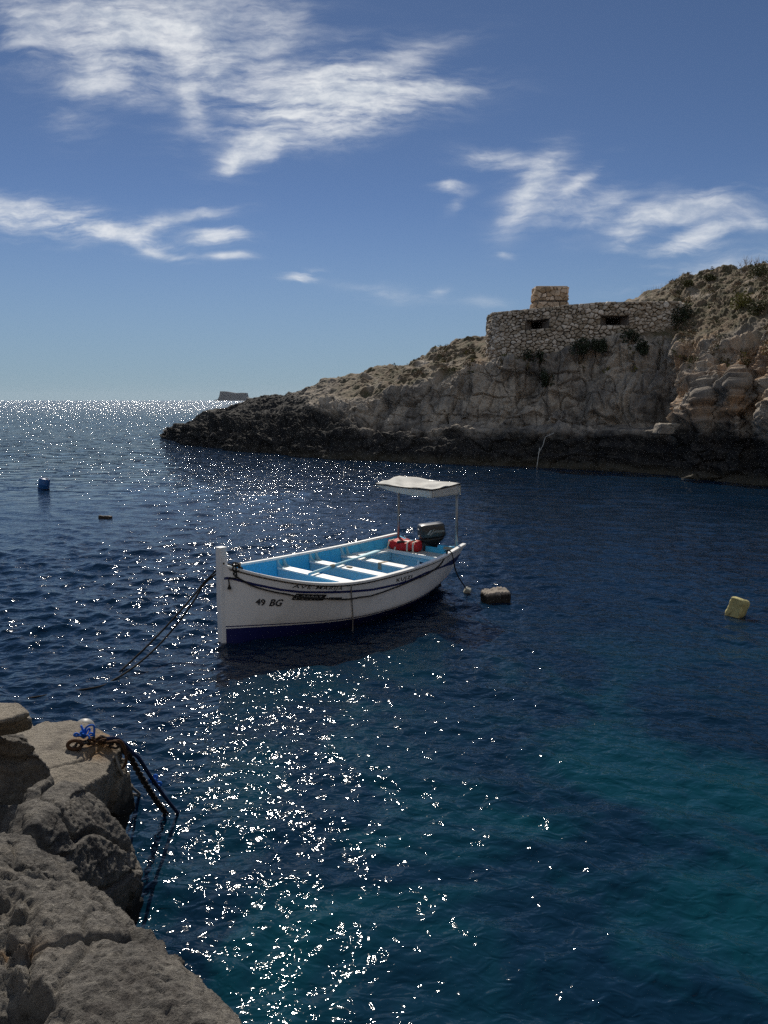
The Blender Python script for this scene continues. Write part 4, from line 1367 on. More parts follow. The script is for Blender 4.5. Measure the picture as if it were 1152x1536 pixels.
    fr = MB(); fr.box((sd0 + .012, 0, .525), (.02, 2 * half(sd0, .55) - .10, .08)); fr.build('deck_fascia', P_PALE, de, bevel=.004)
    pn = MB(); pn.prism([(-.02, .21), (.80, .21), (.84, .50), (-.02, .50)], (0, 1, 0), (0, 0, 1), (sd0 + .02, 0, 0), .02)
    pn.build('locker_panel', P_PALE, de, bevel=.003)
    ps = MB(); ps.box((sd0 - .005, -.06, .36), (.03, .035, .30)); ps.build('post', P_SEAT, de, bevel=.004)
    bn = MB()
    ss = np.linspace(3.36, sd0 - .002, 8)
    bn.loft([[(s, .56, .572), (s, half(s, .6) - .04, .572), (s, half(s, .6) - .04, .604), (s, .56, .604)] for s in ss])
    be = bn.build('side_bench', P_SEAT, boat, bevel=.006)
    bf = MB(); bf.box(((3.36 + sd0) / 2, .575, .50), (sd0 - 3.38, .02, .14)); bf.build('fascia', P_PALE, be, bevel=.003)

    # lettering on the near side of the hull
    def text(name, body, a, b_, hgt, mat, shear=0.0, bold=0.0, parent=hull, off=.006, spacing=1.0):
        cu_ = bpy.data.curves.new(name, 'FONT'); cu_.body = body; cu_.shear = shear; cu_.offset = bold; cu_.space_character = spacing; cu_.resolution_u = 3
        to = bpy.data.objects.new(name, cu_); COL.objects.link(to)
        dg = bpy.context.evaluated_depsgraph_get()
        me = bpy.data.meshes.new_from_object(to.evaluated_get(dg)); bpy.data.objects.remove(to)
        me.name = name
        n = len(me.vertices); co = np.empty(n * 3, np.float32); me.vertices.foreach_get('co', co); co = co.reshape(-1, 3)
        mn, mx = co.min(0), co.max(0)
        u = (co[:, 0] - mn[0]) / (mx[0] - mn[0]); v = (co[:, 1] - mn[1]) / (mx[1] - mn[1])
        out = [hull_pt(a[0] + (b_[0] - a[0]) * uu, a[1] + (b_[1] - a[1]) * uu + hgt * vv, off) for uu, vv in zip(u, v)]
        me.vertices.foreach_set('co', np.array(out, np.float32).ravel()); me.update()
        me.materials.clear()
        return link(name, me, mat, parent, False)

    def hgt_at(px, y0, y1): return hullpix(px, y0)[1] - hullpix(px, y1)[1]
    text('lettering', '49', hullpix(382, 907), hullpix(397, 908), hgt_at(390, 897.5, 907.5), P_INK, 0.0, .03)
    text('lettering', 'BG', hullpix(403.5, 908.5), hullpix(422.5, 908.8), hgt_at(412, 898, 908.5), P_INK, 0.25, .03)
    text('lettering', 'AVE-MARIJA', hullpix(437, 882), hullpix(512, 886), hgt_at(470, 879.5, 885.3), P_INK, 0.2, .006, spacing=1.15)
    text('lettering', 'KUJZI', hullpix(594.5, 874.5), hullpix(617.5, 869), hgt_at(605, 864.5, 871.5), P_INK, 0.0, .02, spacing=1.2)
    # number plate
    a0, a1 = hullpix(437, 899), hullpix(484, 900.5)
    hz = hgt_at(460, 891, 899.5)
    pl = MB(); n = 14
    rings = []
    for k in range(n + 1):
        u = k / n
        s = a0[0] + (a1[0] - a0[0]) * u; z = a0[1] + (a1[1] - a0[1]) * u
        sh = .035
        rings.append([hull_pt(s - .0, z, .003), hull_pt(s, z, .010), hull_pt(s + sh, z + hz, .010), hull_pt(s + sh, z + hz, .003)])
    pl.loft(rings)
    po = pl.build('number_plate', P_BLACK, boat)
    i0, i1 = hullpix(440, 898), hullpix(481, 899.5)
    text('lettering', 'S-20097', i0, i1, hz * .74, P_LETTER, .2, .004, po, .0125, 1.05)
    c0, c1 = hullpix(492.5, 898.5), hullpix(511, 898.5)
    br = MB(); rings = []
    for k in range(7):
        s = c0[0] + (c1[0] - c0[0]) * k / 6; z = c0[1] + (c1[1] - c0[1]) * k / 6
        rings.append([hull_pt(s, z, .002), hull_pt(s, z, .012), hull_pt(s, z + .03, .012), hull_pt(s, z + .03, .002)])
    br.loft(rings); br.build('nameplate_bar', P_INK, boat)

    # canopy on two stern poles
    zc = None
    base = (4.27, -.66)
    for z in np.arange(1.2, 2.4, .01):
        if project(b2w((4.27, -.66, z)))[1] <= 728: zc = z; break
    can = empty('canopy'); can.parent = boat
    for y in (-.66, .62):
        pm = MB(); pm.tube([(4.27, y, .60), (4.27, y, zc + (.0 if y < 0 else -.02))], .025, 10)
        pm.build('pole', P_STEEL, can, True)
    C = [px2b(690, 727, zc), px2b(648, 736.5, zc - .015), px2b(564, 727, zc - .03), px2b(599, 715.5, zc)]  # stern near, bow near, bow far, stern far
    C = [np.array(c) for c in C]
    nu, nv = 28, 20
    V = []
    for i in range(nu + 1):
        for j in range(nv + 1):
            u, v = i / nu, j / nv
            p = (C[1] * (1 - u) + C[2] * u) * (1 - v) + (C[0] * (1 - u) + C[3] * u) * v      # u across (near->far), v bow->stern
            sag = -.085 * math.sin(math.pi * u) * math.sin(math.pi * v)
            wr = .015 * math.sin(9 * u + 14 * v) * math.sin(math.pi * u) + .012 * math.sin(23 * u - 11 * v) * math.sin(math.pi * v)
            wr += .035 * math.exp(-((u + v * .8 - .9) / .07) ** 2) * math.sin(math.pi * v)
            V.append((p[0], p[1], p[2] + sag + wr + .02))
    mb = MB(); mb.raw(V, grid_quads(nu + 1, nv + 1))
    mb.build('canopy_cloth', P_CANVAS, can, True, solid=.006)
    fr = MB()
    for a, b_ in ((C[1], C[2]), (C[1], C[0])):
        fr.tube([a + (0, 0, .012), (a + b_) / 2 + (0, 0, .006), b_ + (0, 0, .012)], .013, 8)
    fr.build('front_rail', P_BLACK, can, True)
    fr = MB(); fr.tube([C[3] + (0, 0, 0), C[0] + (0, 0, 0)], .016, 8); fr.tube([C[3], C[2]], .013, 8)
    fr.build('rear_rail', P_STEEL, can, True)
    # hanging flaps: front edge (sagging towards the middle) and near side
    def flap(a, b_, drop, n, push=0.0, name='flap'):
        a = np.array(a); b_ = np.array(b_); V = []
        for i in range(n + 1):
            u = i / n; p = a + (b_ - a) * u
            for j in range(6):
                q = j / 5
                V.append((p[0] + push * q * math.sin(u * 7) * .5, p[1] + .012 * math.sin(u * 11) * q, p[2] - drop(u) * q))
        m_ = MB(); m_.raw(V, grid_quads(n + 1, 6)); m_.build(name, P_CANVAS, can, True, solid=.005)
    flap(C[1], C[2], lambda u: .02 + .09 * (1 - u) ** .8 + .03 * math.sin(math.pi * u), 20, .02)
    flap(C[1] * .98 + C[0] * .02, C[0] * .93 + C[1] * .07, lambda u: .11 + .05 * u, 14, .01)
    flap(C[0] + np.array([.02, -.0, 0]), C[0] * .86 + C[3] * .14 + np.array([.03, 0, 0]), lambda u: .17 - .08 * u, 6, .05)

    # outboard motor
    mo = empty('outboard_motor'); mo.parent = boat
    mo.location = (L_B + .12, .06, .765); mo.rotation_euler = (0, R(-5), R(-36))
    def rrect(cx, cy, lx, ly, z, e=4.0, n=28):
        out = []
        for k in range(n):
            a = 2 * math.pi * k / n
            c, s = math.cos(a), math.sin(a)
            out.append((cx + lx / 2 * math.copysign(abs(c) ** (2 / e), c), cy + ly / 2 * math.copysign(abs(s) ** (2 / e), s), z))
        return out
    cw = MB()
    cw.loft([rrect(.02, 0, .42, .25, .075, 6), rrect(.02, 0, .46, .29, .09, 6), rrect(.02, 0, .465, .295, .14, 7), rrect(.02, 0, .445, .28, .265, 7), rrect(.02, 0, .43, .265, .295, 7), rrect(.02, 0, .40, .235, .306, 7), rrect(.02, 0, .2, .1, .310, 5)])
    co_ = cw.build('cowling', P_COWL, mo, True, bevel=.004)
    lw = MB()
    lw.loft([rrect(.02, 0, .43, .28, .068), rrect(.01, 0, .42, .27, .03), rrect(-.01, 0, .30, .20, -.03), rrect(.0, 0, .20, .14, -.09)])
    lw.build('motor_pan', P_BLACK, mo, True)
    lg = MB()
    lg.loft([rrect(.02, 0, .17, .12, -.06, 3), rrect(.03, 0, .16, .10, -.45, 3), rrect(.04, 0, .17, .07, -.85, 3), rrect(.06, 0, .22, .03, -1.05, 3)])
    lg.build('lower_unit', P_BLACK, mo, True)
    cl = MB(); cl.box((-.13, -.09, -.10), (.07, .03, .26)); cl.box((-.13, .09, -.10), (.07, .03, .26)); cl.box((-.10, 0, -.06), (.05, .2, .05))
    cl.tube([(-.2, -.09, -.12), (-.28, -.09, -.12)], .012, 8); cl.tube([(-.2, .09, -.12), (-.28, .09, -.12)], .012, 8)
    cl.build('clamp_bracket', P_BLACK, mo, bevel=.006)
    ti = MB(); ti.tube([(-.16, 0, .03), (-.34, .0, .035), (-.60, .01, .05)], [.026, .019, .021], 10)
    th = ti.build('tiller', P_BLACK, mo, True)
    for z in (.24, .12):
        bb = MB(); bb.box((-.222, -.07, z), (.016, .045, .02))
        bb.build('latch', P_STEEL, mo, bevel=.004)
    # emblem and lettering on the near side of the cowling
    em = MB()
    yy = -.149
    em.prism([(-.095, .145), (-.06, .145), (-.005, .215), (-.04, .215)], (1, 0, 0), (0, 0, 1), (0, yy, 0), .004)
    em.prism([(-.052, .128), (-.034, .128), (.05, .232), (.036, .232)], (1, 0, 0), (0, 0, 1), (0, yy, 0), .004)
    em.build('emblem', P_LETTER, co_)
    cu_ = bpy.data.curves.new('lettering', 'FONT'); cu_.body = 'Johnson'; cu_.size = .068; cu_.shear = .25; cu_.extrude = .002; cu_.offset = .0012
    to = bpy.data.objects.new('lettering', cu_); COL.objects.link(to)
    dg = bpy.context.evaluated_depsgraph_get(); me = bpy.data.meshes.new_from_object(to.evaluated_get(dg)); bpy.data.objects.remove(to)
    me.name = 'lettering'; me.materials.clear()
    lo = link('lettering', me, P_LETTER, co_, False); lo.location = (-.005, yy, .165); lo.rotation_euler = (R(90), 0, 0)
    # cleat on the near stern quarter
    s, z = hullpix(670, 838)
    ct = MB(); yb = -(BG(s) - .015)
    ct.tube([(s, yb, ZG(s) + .01), (s, yb, ZG(s) + .06)], .011, 8); ct.tube([(s - .07, yb, ZG(s) + .055), (s + .07, yb, ZG(s) + .055)], .011, 8)
    ct.build('cleat', P_BLACK, boat, True)
    bl = MB(); bl.tube([(.24, -.14, ZG(.24) + .0), (.24, -.14, ZG(.24) + .09)], .018, 8)
    bl.build('bollard_pin', P_WOOD, boat, True)


build_boat()

# ------------------------------------------------------------------ things in and around the boat
# oar lying over the seats
def oar():
    a = b2w(px2b(463.5, 858.5, .66)); mid = None
    p0 = np.array(px2b(463.5, 858.5, .655)); p1 = np.array(px2b(568, 825.5, .655))
    p0[2], p1[2] = .628, .645
    root = empty('oar'); root.matrix_world = BM
    tag(root, 'long pale blue wooden oar lying across the seats of the boat', 'oar')
    d = p1 - p0
    n = np.array([-d[1], d[0], 0]) / np.hypot(d[0], d[1])
    sh = MB(); sh.tube([p0, p0 + d * .05, p0 + d * .3, p0 + d * .62], [.019, .022, .026, .021], 10)
    sh.build('shaft', P_PALE, root, True)
    bl = MB(); rings = []
    for t, wd in ((.60, .022), (.66, .034), (.74, .05), (.88, .062), (.985, .062), (1.0, .05)):
        c = p0 + d * t
        rings.append([c - n * wd - (0, 0, .005), c + n * wd - (0, 0, .005), c + n * wd + (0, 0, .008), c + (0, 0, .014), c - n * wd + (0, 0, .008)])
    bl.loft(rings); bl.build('blade', P_PALE, root, True)
    co = MB()
    c = p0 + d * .30
    co.tube([c - d / np.linalg.norm(d) * .05, c + d / np.linalg.norm(d) * .05], .034, 10)
    co.build('collar', P_WOOD, root, True)


oar()


def life_jackets():
    root = empty('life_jacket'); root.matrix_world = BM @ Matrix.Translation((4.16, .36, .612)) @ Matrix.Rotation(R(4), 4, 'Z') @ Matrix.Scale(.86, 4)
    tag(root, 'folded red life jacket with cream straps on the stern deck', 'life jacket')
    def cushion(cx, cy, lx, ly, h, seed, name='panel'):
        mb = MB(); N, M = 26, 16; V = []
        for i in range(N):
            for j in range(M):
                a = 2 * math.pi * i / N; t = j / (M - 1)
                e = .55
                ph = (t - .5) * math.pi
                c, s = math.cos(a), math.sin(a)
                rr = abs(math.cos(ph)) ** .45
                x = lx / 2 * rr * math.copysign(abs(c) ** e, c); y = ly / 2 * rr * math.copysign(abs(s) ** e, s)
                z = h / 2 + h / 2 * math.copysign(abs(math.sin(ph)) ** .7, math.sin(ph))
                w_ = .016 * math.sin(x * 23 + seed + 9 * y) * math.cos(y * 19 + seed) + .008 * math.sin(z * 70 + x * 20)
                V.append((cx + x, cy + y, z * (1 + w_ * 5) + (0 if z < .02 else w_)))
        F = [(i * M + j, ((i + 1) % N) * M + j, ((i + 1) % N) * M + j + 1, i * M + j + 1) for i in range(N) for j in range(M - 1)]
        mb.raw(V, F); return mb.build(name, P_RED, root, True)
    cushion(-.0, .08, .30, .62, .19, 1); cushion(.02, -.27, .20, .17, .20, 5)
    wp = MB(); wp.box((.0, -.06, .196), (.12, .11, .012)); wp.build('label_patch', P_SEAT, root, bevel=.004)
    def strap(y0, lean, h=.178):
        V = []; pts = [(-.150, y0 - lean, .0), (-.142, y0 - lean * .6, .08), (-.115, y0 - lean * .2, h - .015), (-.04, y0, h), (.05, y0, h), (.13, y0, h - .05)]
        for p in smooth_path(pts, 5):
            V += [(p[0], p[1] - .018, p[2]), (p[0], p[1] + .018, p[2])]
        m_ = MB(); m_.raw(V, [(2 * i, 2 * i + 1, 2 * i + 3, 2 * i + 2) for i in range(len(V) // 2 - 1)])
        m_.build('strap', P_STRAP, root, True, solid=.006)
    strap(-.13, .02, .195); strap(.10, -.07, .195); strap(.30, -.06, .185); strap(-.27, .03, .205)


life_jackets()


def fuel_tank():
    root = empty('fuel_tank'); root.matrix_world = BM @ Matrix.Translation((4.16, -.33, .222))
    tag(root, 'red fuel can in the dark locker under the stern deck', 'fuel can')
    mb = MB(); mb.box((0, 0, .10), (.20, .32, .20)); mb.build('tank', P_RED, root, True, bevel=.03, seg=4)
    mb = MB(); mb.tube([(0, -.06, .20), (0, -.06, .235)], .03, 12); mb.build('cap', P_BLACK, root, True)
    mb = MB(); mb.tube(smooth_path([(0, .02, .195), (0, .03, .24), (0, .1, .245), (0, .11, .195)], 6), .011, 8); mb.build('handle', P_BLACK, root, True)


fuel_tank()


def rope(name, pts, r, mat, label, n=10, cat='rope', group=None, smooth=True):
    mb = MB(); mb.tube(smooth_path(pts, n) if smooth else pts, r, 8)
    o = mb.build(name, mat, None, True)
    return tag(o, label, cat, group)


def hp(px, py, off=.014):
    return b2w(hull_pt(*hullpix(px, py), off))


# the black line slung along the near side
bow_pin = b2w((.22, -.22, ZG(.22) + .03))
swag = [b2w((.12, 0.0, ZG(.12) + .03)), bow_pin] + [hp(*p) for p in ((352, 860), (365, 872), (382, 879.5), (410, 886.5), (432, 890.5))] \
    + [hp(x, y, .02) for x, y in ((455, 895), (492, 897.3), (519, 897.3), (540, 895.5), (558, 892.3), (594, 879.5), (622, 868.5), (640, 860))] \
    + [hp(660, 845.5), b2w((hullpix(670, 838)[0], -(BG(hullpix(670, 838)[0]) + .03), ZG(hullpix(670, 838)[0]) + .03))]
sq, _z = hullpix(670, 838)
cl_w = b2w((sq, -(BG(sq) - .015), ZG(sq) + .045))
swag[-1] = cl_w
rope('side_line', swag, .0105, P_ROPE, 'black line slung along the near side of the hull from bow to stern')
fl_w = at_z(701, 886, .04)
rope('stern_line', [cl_w + [0, 0, .02], b2w((sq + .05, -(BG(sq) + .04), ZG(sq) + .0)), (cl_w * .55 + fl_w * .45) - [0, 0, .06], fl_w], .010, P_ROPE, 'black stern line hanging from the cleat down to a small float', 10)
rope('tie_cord', [b2w((hullpix(524, 877)[0], -(BG(2.2) - .06), ZG(2.2) + .02)), hp(525, 877.5, .032), hp(526, 884), hp(527, 905), hp(528, 925, .012), b2w(hull_pt(*hullpix(528, 930), .012)) - [0, 0, .25]], .0075, P_GREYROPE, 'thin grey cord hanging straight down the middle of the hull side')
# knot and tassel at the bow
kn = MB()
cbow = b2w((.17, -.15, ZG(.17) - .01))
for k in range(4):
    ang = k * .9
    ring = [cbow + .055 * np.array([math.cos(t) * math.cos(ang), math.cos(t) * math.sin(ang), math.sin(t) * .8]) + [0, 0, .015 * k] for t in np.linspace(0, 6.28, 13)[:-1]]
    kn.tube(ring, .011, 6, closed=True)
kn.tube(smooth_path([cbow, cbow + [.01, -.05, -.10], hp(343, 866, .03), hp(343.5, 876, .03)], 8), .009, 6)
tas = hp(343.5, 876, .03)
kn.loft([[tas + [.018 * s_ * math.cos(a), .018 * s_ * math.sin(a), dz_] for a in np.linspace(0, 6.28, 9)[:-1]] for s_, dz_ in ((.4, .01), (.9, -.02), (1.5, -.05), (1.3, -.058))])
tag(kn.build('bow_lashing', P_ROPE, None, True), 'black rope lashing with a hanging tassel tied round the bow', 'rope')

# bow mooring lines running off towards the shore
stem = b2w((.05, 0, ZG(.1) + .03))
knot = at_z(307, 873, .80)
far1 = at_z(178, 1009, -.02); far2 = at_z(150, 1030, -.0); far3 = at_z(40, 1048, -.03)


def sag(a, b, d, n=10):
    return [np.array(a) * (1 - t) + np.array(b) * t - np.array([0, 0, 4 * d * t * (1 - t)]) for t in np.linspace(0, 1, n)]


rope('mooring_rope', [b2w((.05, -.06, ZG(.1) + .05))] + sag(knot, far1, .05) + [far1 + [-.3, -.25, -.25]], .0125, P_ROPE, 'upper of the two dark mooring ropes running from the bow into the water', 6, group='bow mooring ropes')
rope('mooring_rope', [b2w((.05, .05, ZG(.1) - .08))] + sag(knot - [0, 0, .02], far2, .20) + [far2 + (far3 - far2) * .5, far3], .0125, P_ROPE, 'lower sagging one of the two dark mooring ropes from the bow, trailing on the water', 6, group='bow mooring ropes')


# ------------------------------------------------------------------ floats
def worn_block(name, size, mat, seed, loc, rot, amp=.02, parent=None, voxel=.014, stripes=False):
    x, y, z = [s / 2 for s in size]
    bm = bmesh.new(); bmesh.ops.create_cube(bm, size=1)
    for v in bm.verts: v.co = Vector((v.co.x * size[0], v.co.y * size[1], v.co.z * size[2]))
    bmesh.ops.bevel(bm, geom=bm.edges[:], offset=min(size) * .2, segments=3, profile=.5, affect='EDGES')
    me = bpy.data.meshes.new(name); bm.to_mesh(me); bm.free()
    tmp = bpy.data.objects.new('tmp_block', me); COL.objects.link(tmp)
    md = tmp.modifiers.new('r', 'REMESH'); md.mode = 'VOXEL'; md.voxel_size = voxel
    m2 = bpy.data.meshes.new_from_object(tmp.evaluated_get(bpy.context.evaluated_depsgraph_get())); bpy.data.objects.remove(tmp)
    n = len(m2.vertices); co = np.empty(n * 3, np.float32); m2.vertices.foreach_get('co', co); co = co.reshape(-1, 3)
    no = np.empty(n * 3, np.float32); m2.vertex_normals.foreach_get('vector', no); no = no.reshape(-1, 3)
    d = amp * (fbm(co * 7 + seed, 3, seed=seed) + .7 * ridged(co * 18 + seed, 3, seed=seed + 3) - .3)
    if stripes:
        for ax, k in stripes: d -= .022 * np.exp(-(((co[:, ax] / size[ax] * k) % 1.0 - .5) / .10) ** 2)
    co = co + no * d[:, None]
    m2.vertices.foreach_set('co', co.ravel()); m2.update(); m2.name = name; m2.materials.clear()
    o = link(name, m2, mat, parent, True)
    o.location = loc; o.rotation_euler = rot
    return o


def crust_material(name, low, top, zsplit, rough=.9):
    m = paint(name, top, rough, .2, .35, 14, .01)
    t = NT(m.node_tree); b = t.n['Principled BSDF']
    co = t.add('ShaderNodeTexCoord').outputs['Object']
    s = t.add('ShaderNodeSeparateXYZ'); t.link(co, s.inputs[0])
    nz = t.noise(co, 16, 5, .65).outputs['Fac']
    f = t.step(t.math('ADD', s.outputs[2], t.math('MULTIPLY', nz, .08)), zsplit + .02, zsplit + .06)
    old = b.inputs['Base Color'].links[0].from_socket
    t.put(b.inputs['Base Color'], t.mix(f, t.mix(nz, tuple(c * .5 for c in low), tuple(min(1, c * 1.5) for c in low)), old))
    return m


P_CRUST = crust_material('crusted_foam', (.035, .033, .032), (.27, .235, .20), .10)
o = worn_block('mooring_float', (.42, .32, .27), P_CRUST, 3, at_z(743, 897, .05), (R(3), R(-3), R(12)), .022, stripes=[(0, 4)])
tag(o, 'dark square foam float with a pale crusted top beside the stern of the boat', 'float')
P_YEL = paint('yellow_foam', (.46, .41, .19), .85, .25, .25, 9, .012, dirt=(.10, .085, .04), dirt_amt=.8, dscale=6)
o = worn_block('mooring_float', (.225, .225, .38), P_YEL, 9, at_z(1105, 916, .08), (R(10), R(14), R(40)), .014, stripes=[(0, 3)])
tag(o, 'yellow worn foam float at the right edge of the water', 'float')
P_WFOAM = paint('grey_white_foam', (.42, .42, .36), .85, .25, .3, 20, .006, dirt=(.05, .05, .05), dirt_amt=.8, dscale=14)
o = worn_block('rope_float', (.10, .10, .13), P_WFOAM, 5, at_z(701, 887, .03), (R(20), R(25), 0), .008, voxel=.008)
tag(o, 'little dirty white float at the end of the stern line', 'float')
P_DRIFT = paint('wet_driftwood', (.05, .035, .025), .7, .3, .4, 12, .01)
o = worn_block('driftwood', (.34, .12, .09), P_DRIFT, 8, at_z(158, 776, .01), (0, R(5), R(10)), .02)
tag(o, 'small dark piece of driftwood floating left of the boat', 'driftwood')


def blue_drum():
    base = at_z(63, 751, -.42)
    root = empty('drum_buoy', base)
    root.rotation_euler = (R(6), R(10), R(20))
    tag(root, 'blue plastic drum used as a buoy, leaning, far left on the water', 'buoy')
    m = paint('blue_plastic', (.012, .09, .26), .45, .4, .15, 5, 0, dirt=(.03, .05, .09), dirt_amt=.5, dscale=5)
    mb = MB(); prof = [(.0, 0), (.15, 0), (.185, .03), (.19, .12), (.19, .28), (.197, .30), (.197, .33), (.19, .35), (.19, .58), (.197, .60), (.197, .63), (.19, .65), (.188, .80), (.175, .83), (.165, .83), (.160, .81), (0.0, .81)]
    rings = [[(r_ * math.cos(a), r_ * math.sin(a), z) for a in np.linspace(0, 2 * math.pi, 33)[:-1]] for r_, z in prof]
    rings = [r_ if prof[i][0] > 0 else [(p[0] + 1e-4 * math.cos(k), p[1] + 1e-4 * math.sin(k), p[2]) for k, p in enumerate(r_)] for i, r_ in enumerate(rings)]
    mb.loft(rings, cap=False); mb.build('drum', m, root, True)
    mb = MB(); mb.tube([(.08, 0, .81), (.08, 0, .835)], .03, 12); mb.build('bung', P_BLACK, root, True)
    mb = MB(); mb.tube([(.197 * math.cos(a), .197 * math.sin(a), .47) for a in np.linspace(0, 6.283, 25)[:-1]], .012, 6, closed=True); mb.build('lashing', P_ROPE, root, True)


blue_drum()

# ------------------------------------------------------------------ chain, ropes and ball float at the shore platform
def surf_pt(o, px, py, lift=0.0):
    me = o.data; n = len(me.vertices)
    if 'cache' not in surf_pt.__dict__: surf_pt.cache = {}
    if o.name not in surf_pt.cache:
        co = np.empty(n * 3, np.float32); me.vertices.foreach_get('co', co); co = co.reshape(-1, 3).astype(float)
        surf_pt.cache[o.name] = (co, project(co), np.linalg.norm(co - [0, 0, H], axis=1))
    co, pp, dd = surf_pt.cache[o.name]
    r_ = 3.0
    while True:
        m = np.where((np.abs(pp - [px, py]) < r_).all(1))[0]
        if len(m): break
        r_ *= 1.6
    return co[m[np.argmin(dd[m])]] + [0, 0, lift]


P_RUST = paint('rusty_iron', (.09, .045, .022), .8, .3, .4, 40, .003, metal=.3, dirt=(.03, .02, .015), dirt_amt=.9, dscale=18)
P_IRON = paint('dark_iron', (.035, .028, .025), .7, .3, .3, 40, .003, metal=.3)
P_BLUEROPE = paint('blue_rope', (.012, .12, .50), .8, .2, .2, 70, .002)
P_DKBLUE = paint('dark_blue_rope', (.008, .018, .06), .85, .2, .3, 70, .002)


def chain(name, pts, link_len, wire, mat, label):
    P = np.array(smooth_path(pts, 14)); d = np.concatenate([[0], np.cumsum(np.linalg.norm(np.diff(P, axis=0), axis=1))])
    mb = MB(); n = int(d[-1] / (link_len * .72))
    for i in range(n):
        s = (i + .5) * link_len * .72
        c = np.array([np.interp(s, d, P[:, k]) for k in range(3)]); c2 = np.array([np.interp(min(s + .03, d[-1]), d, P[:, k]) for k in range(3)])
        t = Vector(c2 - c).normalized() if np.linalg.norm(c2 - c) > 1e-6 else Vector((0, 0, -1))
        a = t.cross(Vector((0.1, 0.2, 1))).normalized(); b_ = t.cross(a)
        u = a if i % 2 else b_
        ring = []
        for k in range(14):
            an = 2 * math.pi * k / 14
            ca, sa = math.cos(an), math.sin(an)
            lx = (link_len - link_len * .62) / 2 * (1 if ca > 0 else -1) + link_len * .31 * ca
            ring.append(Vector(c) + t * lx + u * (link_len * .31 * sa))
        mb.tube(ring, wire, 6, closed=True)
    return tag(mb.build(name, mat, None, True), label, 'chain')


pp = lambda px, py, l=.02: surf_pt(plat, px, py, l)
edge = pp(172, 1122, .03); over = edge + [.05, .02, -.03]
end1 = at_z(251, 1222, -.05); end2 = at_z(269, 1222, -.05)
chain('mooring_chain', [pp(113, 1122), pp(124, 1119, .03), pp(140, 1115, .03), pp(158, 1114, .03), edge, over] + sag(over + [.03, .05, -.08], end1, .03, 6)[0:], .058, .0085, P_IRON, 'dark iron mooring chain running over the edge of the pale rock shelf into the water')
rr = rope('iron_shackle', [pp(111, 1122, .01) + .045 * np.array([math.cos(a), .3 * math.sin(a), .5 + .5 * math.sin(a)]) for a in np.linspace(0, 5.8, 12)], .012, P_RUST, 'rusty ring shackle where the chain is fixed to the pale rock shelf', 4, 'shackle')
hb = MB()
for k in range(3):
    o_ = [pp(132 + 9 * i, 1117 - 2 * abs(i - 1.5) + 2.0 * k, .03 + .012 * ((k + i) % 3)) for i in range(5)]
    hb.tube(smooth_path(o_, 6), .006, 7)
for k in range(2):
    o_ = [edge + [.012 * k - .03, .02 * k - .03, .03], edge + [.05 + .01 * k, .01 * k, .01], over + [.03, .02 * k - .02, -.08 - .02 * k], over + [-.01, .03 * k - .05, -.15]]
    hb.tube(smooth_path(o_, 6), .006, 7)
tag(hb.build('rusty_hawser', P_RUST, None, True), 'bundle of old rusty brown hawser on top of the chain at the rock edge', 'rope')
bw = MB(); cb = pp(129, 1113, .04)
for k in range(7):
    a = k * .9 + .3
    dvec = np.array([math.cos(a) * .055, math.sin(a) * .05, .01 + .02 * (k % 3)])
    bw.tube(smooth_path([cb, cb + dvec * .8 + [0, 0, .02], cb + dvec * 1.1, cb + dvec * .4 + [.02, 0, .01]], 6), .0065, 6)
bw.tube(smooth_path([cb, cb + [.02, .0, .07], cb + [.06, .02, .075], cb + [.06, .02, .0]], 8), .007, 6)
tag(bw.build('rope_bow', P_BLUEROPE, None, True), 'bright blue rope tied in a loose bow beside the chain on the pale rock', 'rope')
rope('mooring_line', [pp(160, 1116, .05), edge + [.03, .03, .02], over + [.05, .05, -.06]] + sag(over + [.08, .09, -.12], end2, .02, 6), .013, P_DKBLUE, 'dark blue rope stretched beside the chain down into the water', 8)
kb = MB(); kc = over * .47 + end2 * .53 + [.0, 0, .02]
for k in range(6):
    dv = np.array([random.uniform(-.05, .05), random.uniform(-.03, .03), random.uniform(-.03, .05)])
    kb.tube(smooth_path([kc, kc + dv, kc + dv * .6 + [.02, 0, .02], kc - dv * .3], 5), .008, 6)
tag(kb.build('rope_knot', P_BLUEROPE, None, True), 'small blue rope knot halfway down the dark blue rope over the water', 'rope')
d0 = edge + [.0, -.05, -.06]
w1 = at_z(207, 1194, 0.02)
rope('hanging_rope', [d0, d0 + [.02, .02, -.15], d0 * .5 + w1 * .5 + [-.02, 0, -.10], w1, w1 + [.02, .1, -.15]], .010, P_GREYROPE, 'pale grey rope hanging slack from the rock shelf, nearer the rock face', 8, group='slack ropes at the rock shelf')
d1 = edge + [.03, -.04, -.06]
w2 = at_z(209, 1191, 0.02)
rope('hanging_rope', [d1, d1 + [.03, .02, -.14], d1 * .5 + w2 * .5 + [.02, 0, -.08], w2, w2 + [.02, .1, -.15]], .010, P_GREYROPE, 'pale grey rope hanging slack from the rock shelf, nearer the chain', 8, group='slack ropes at the rock shelf')

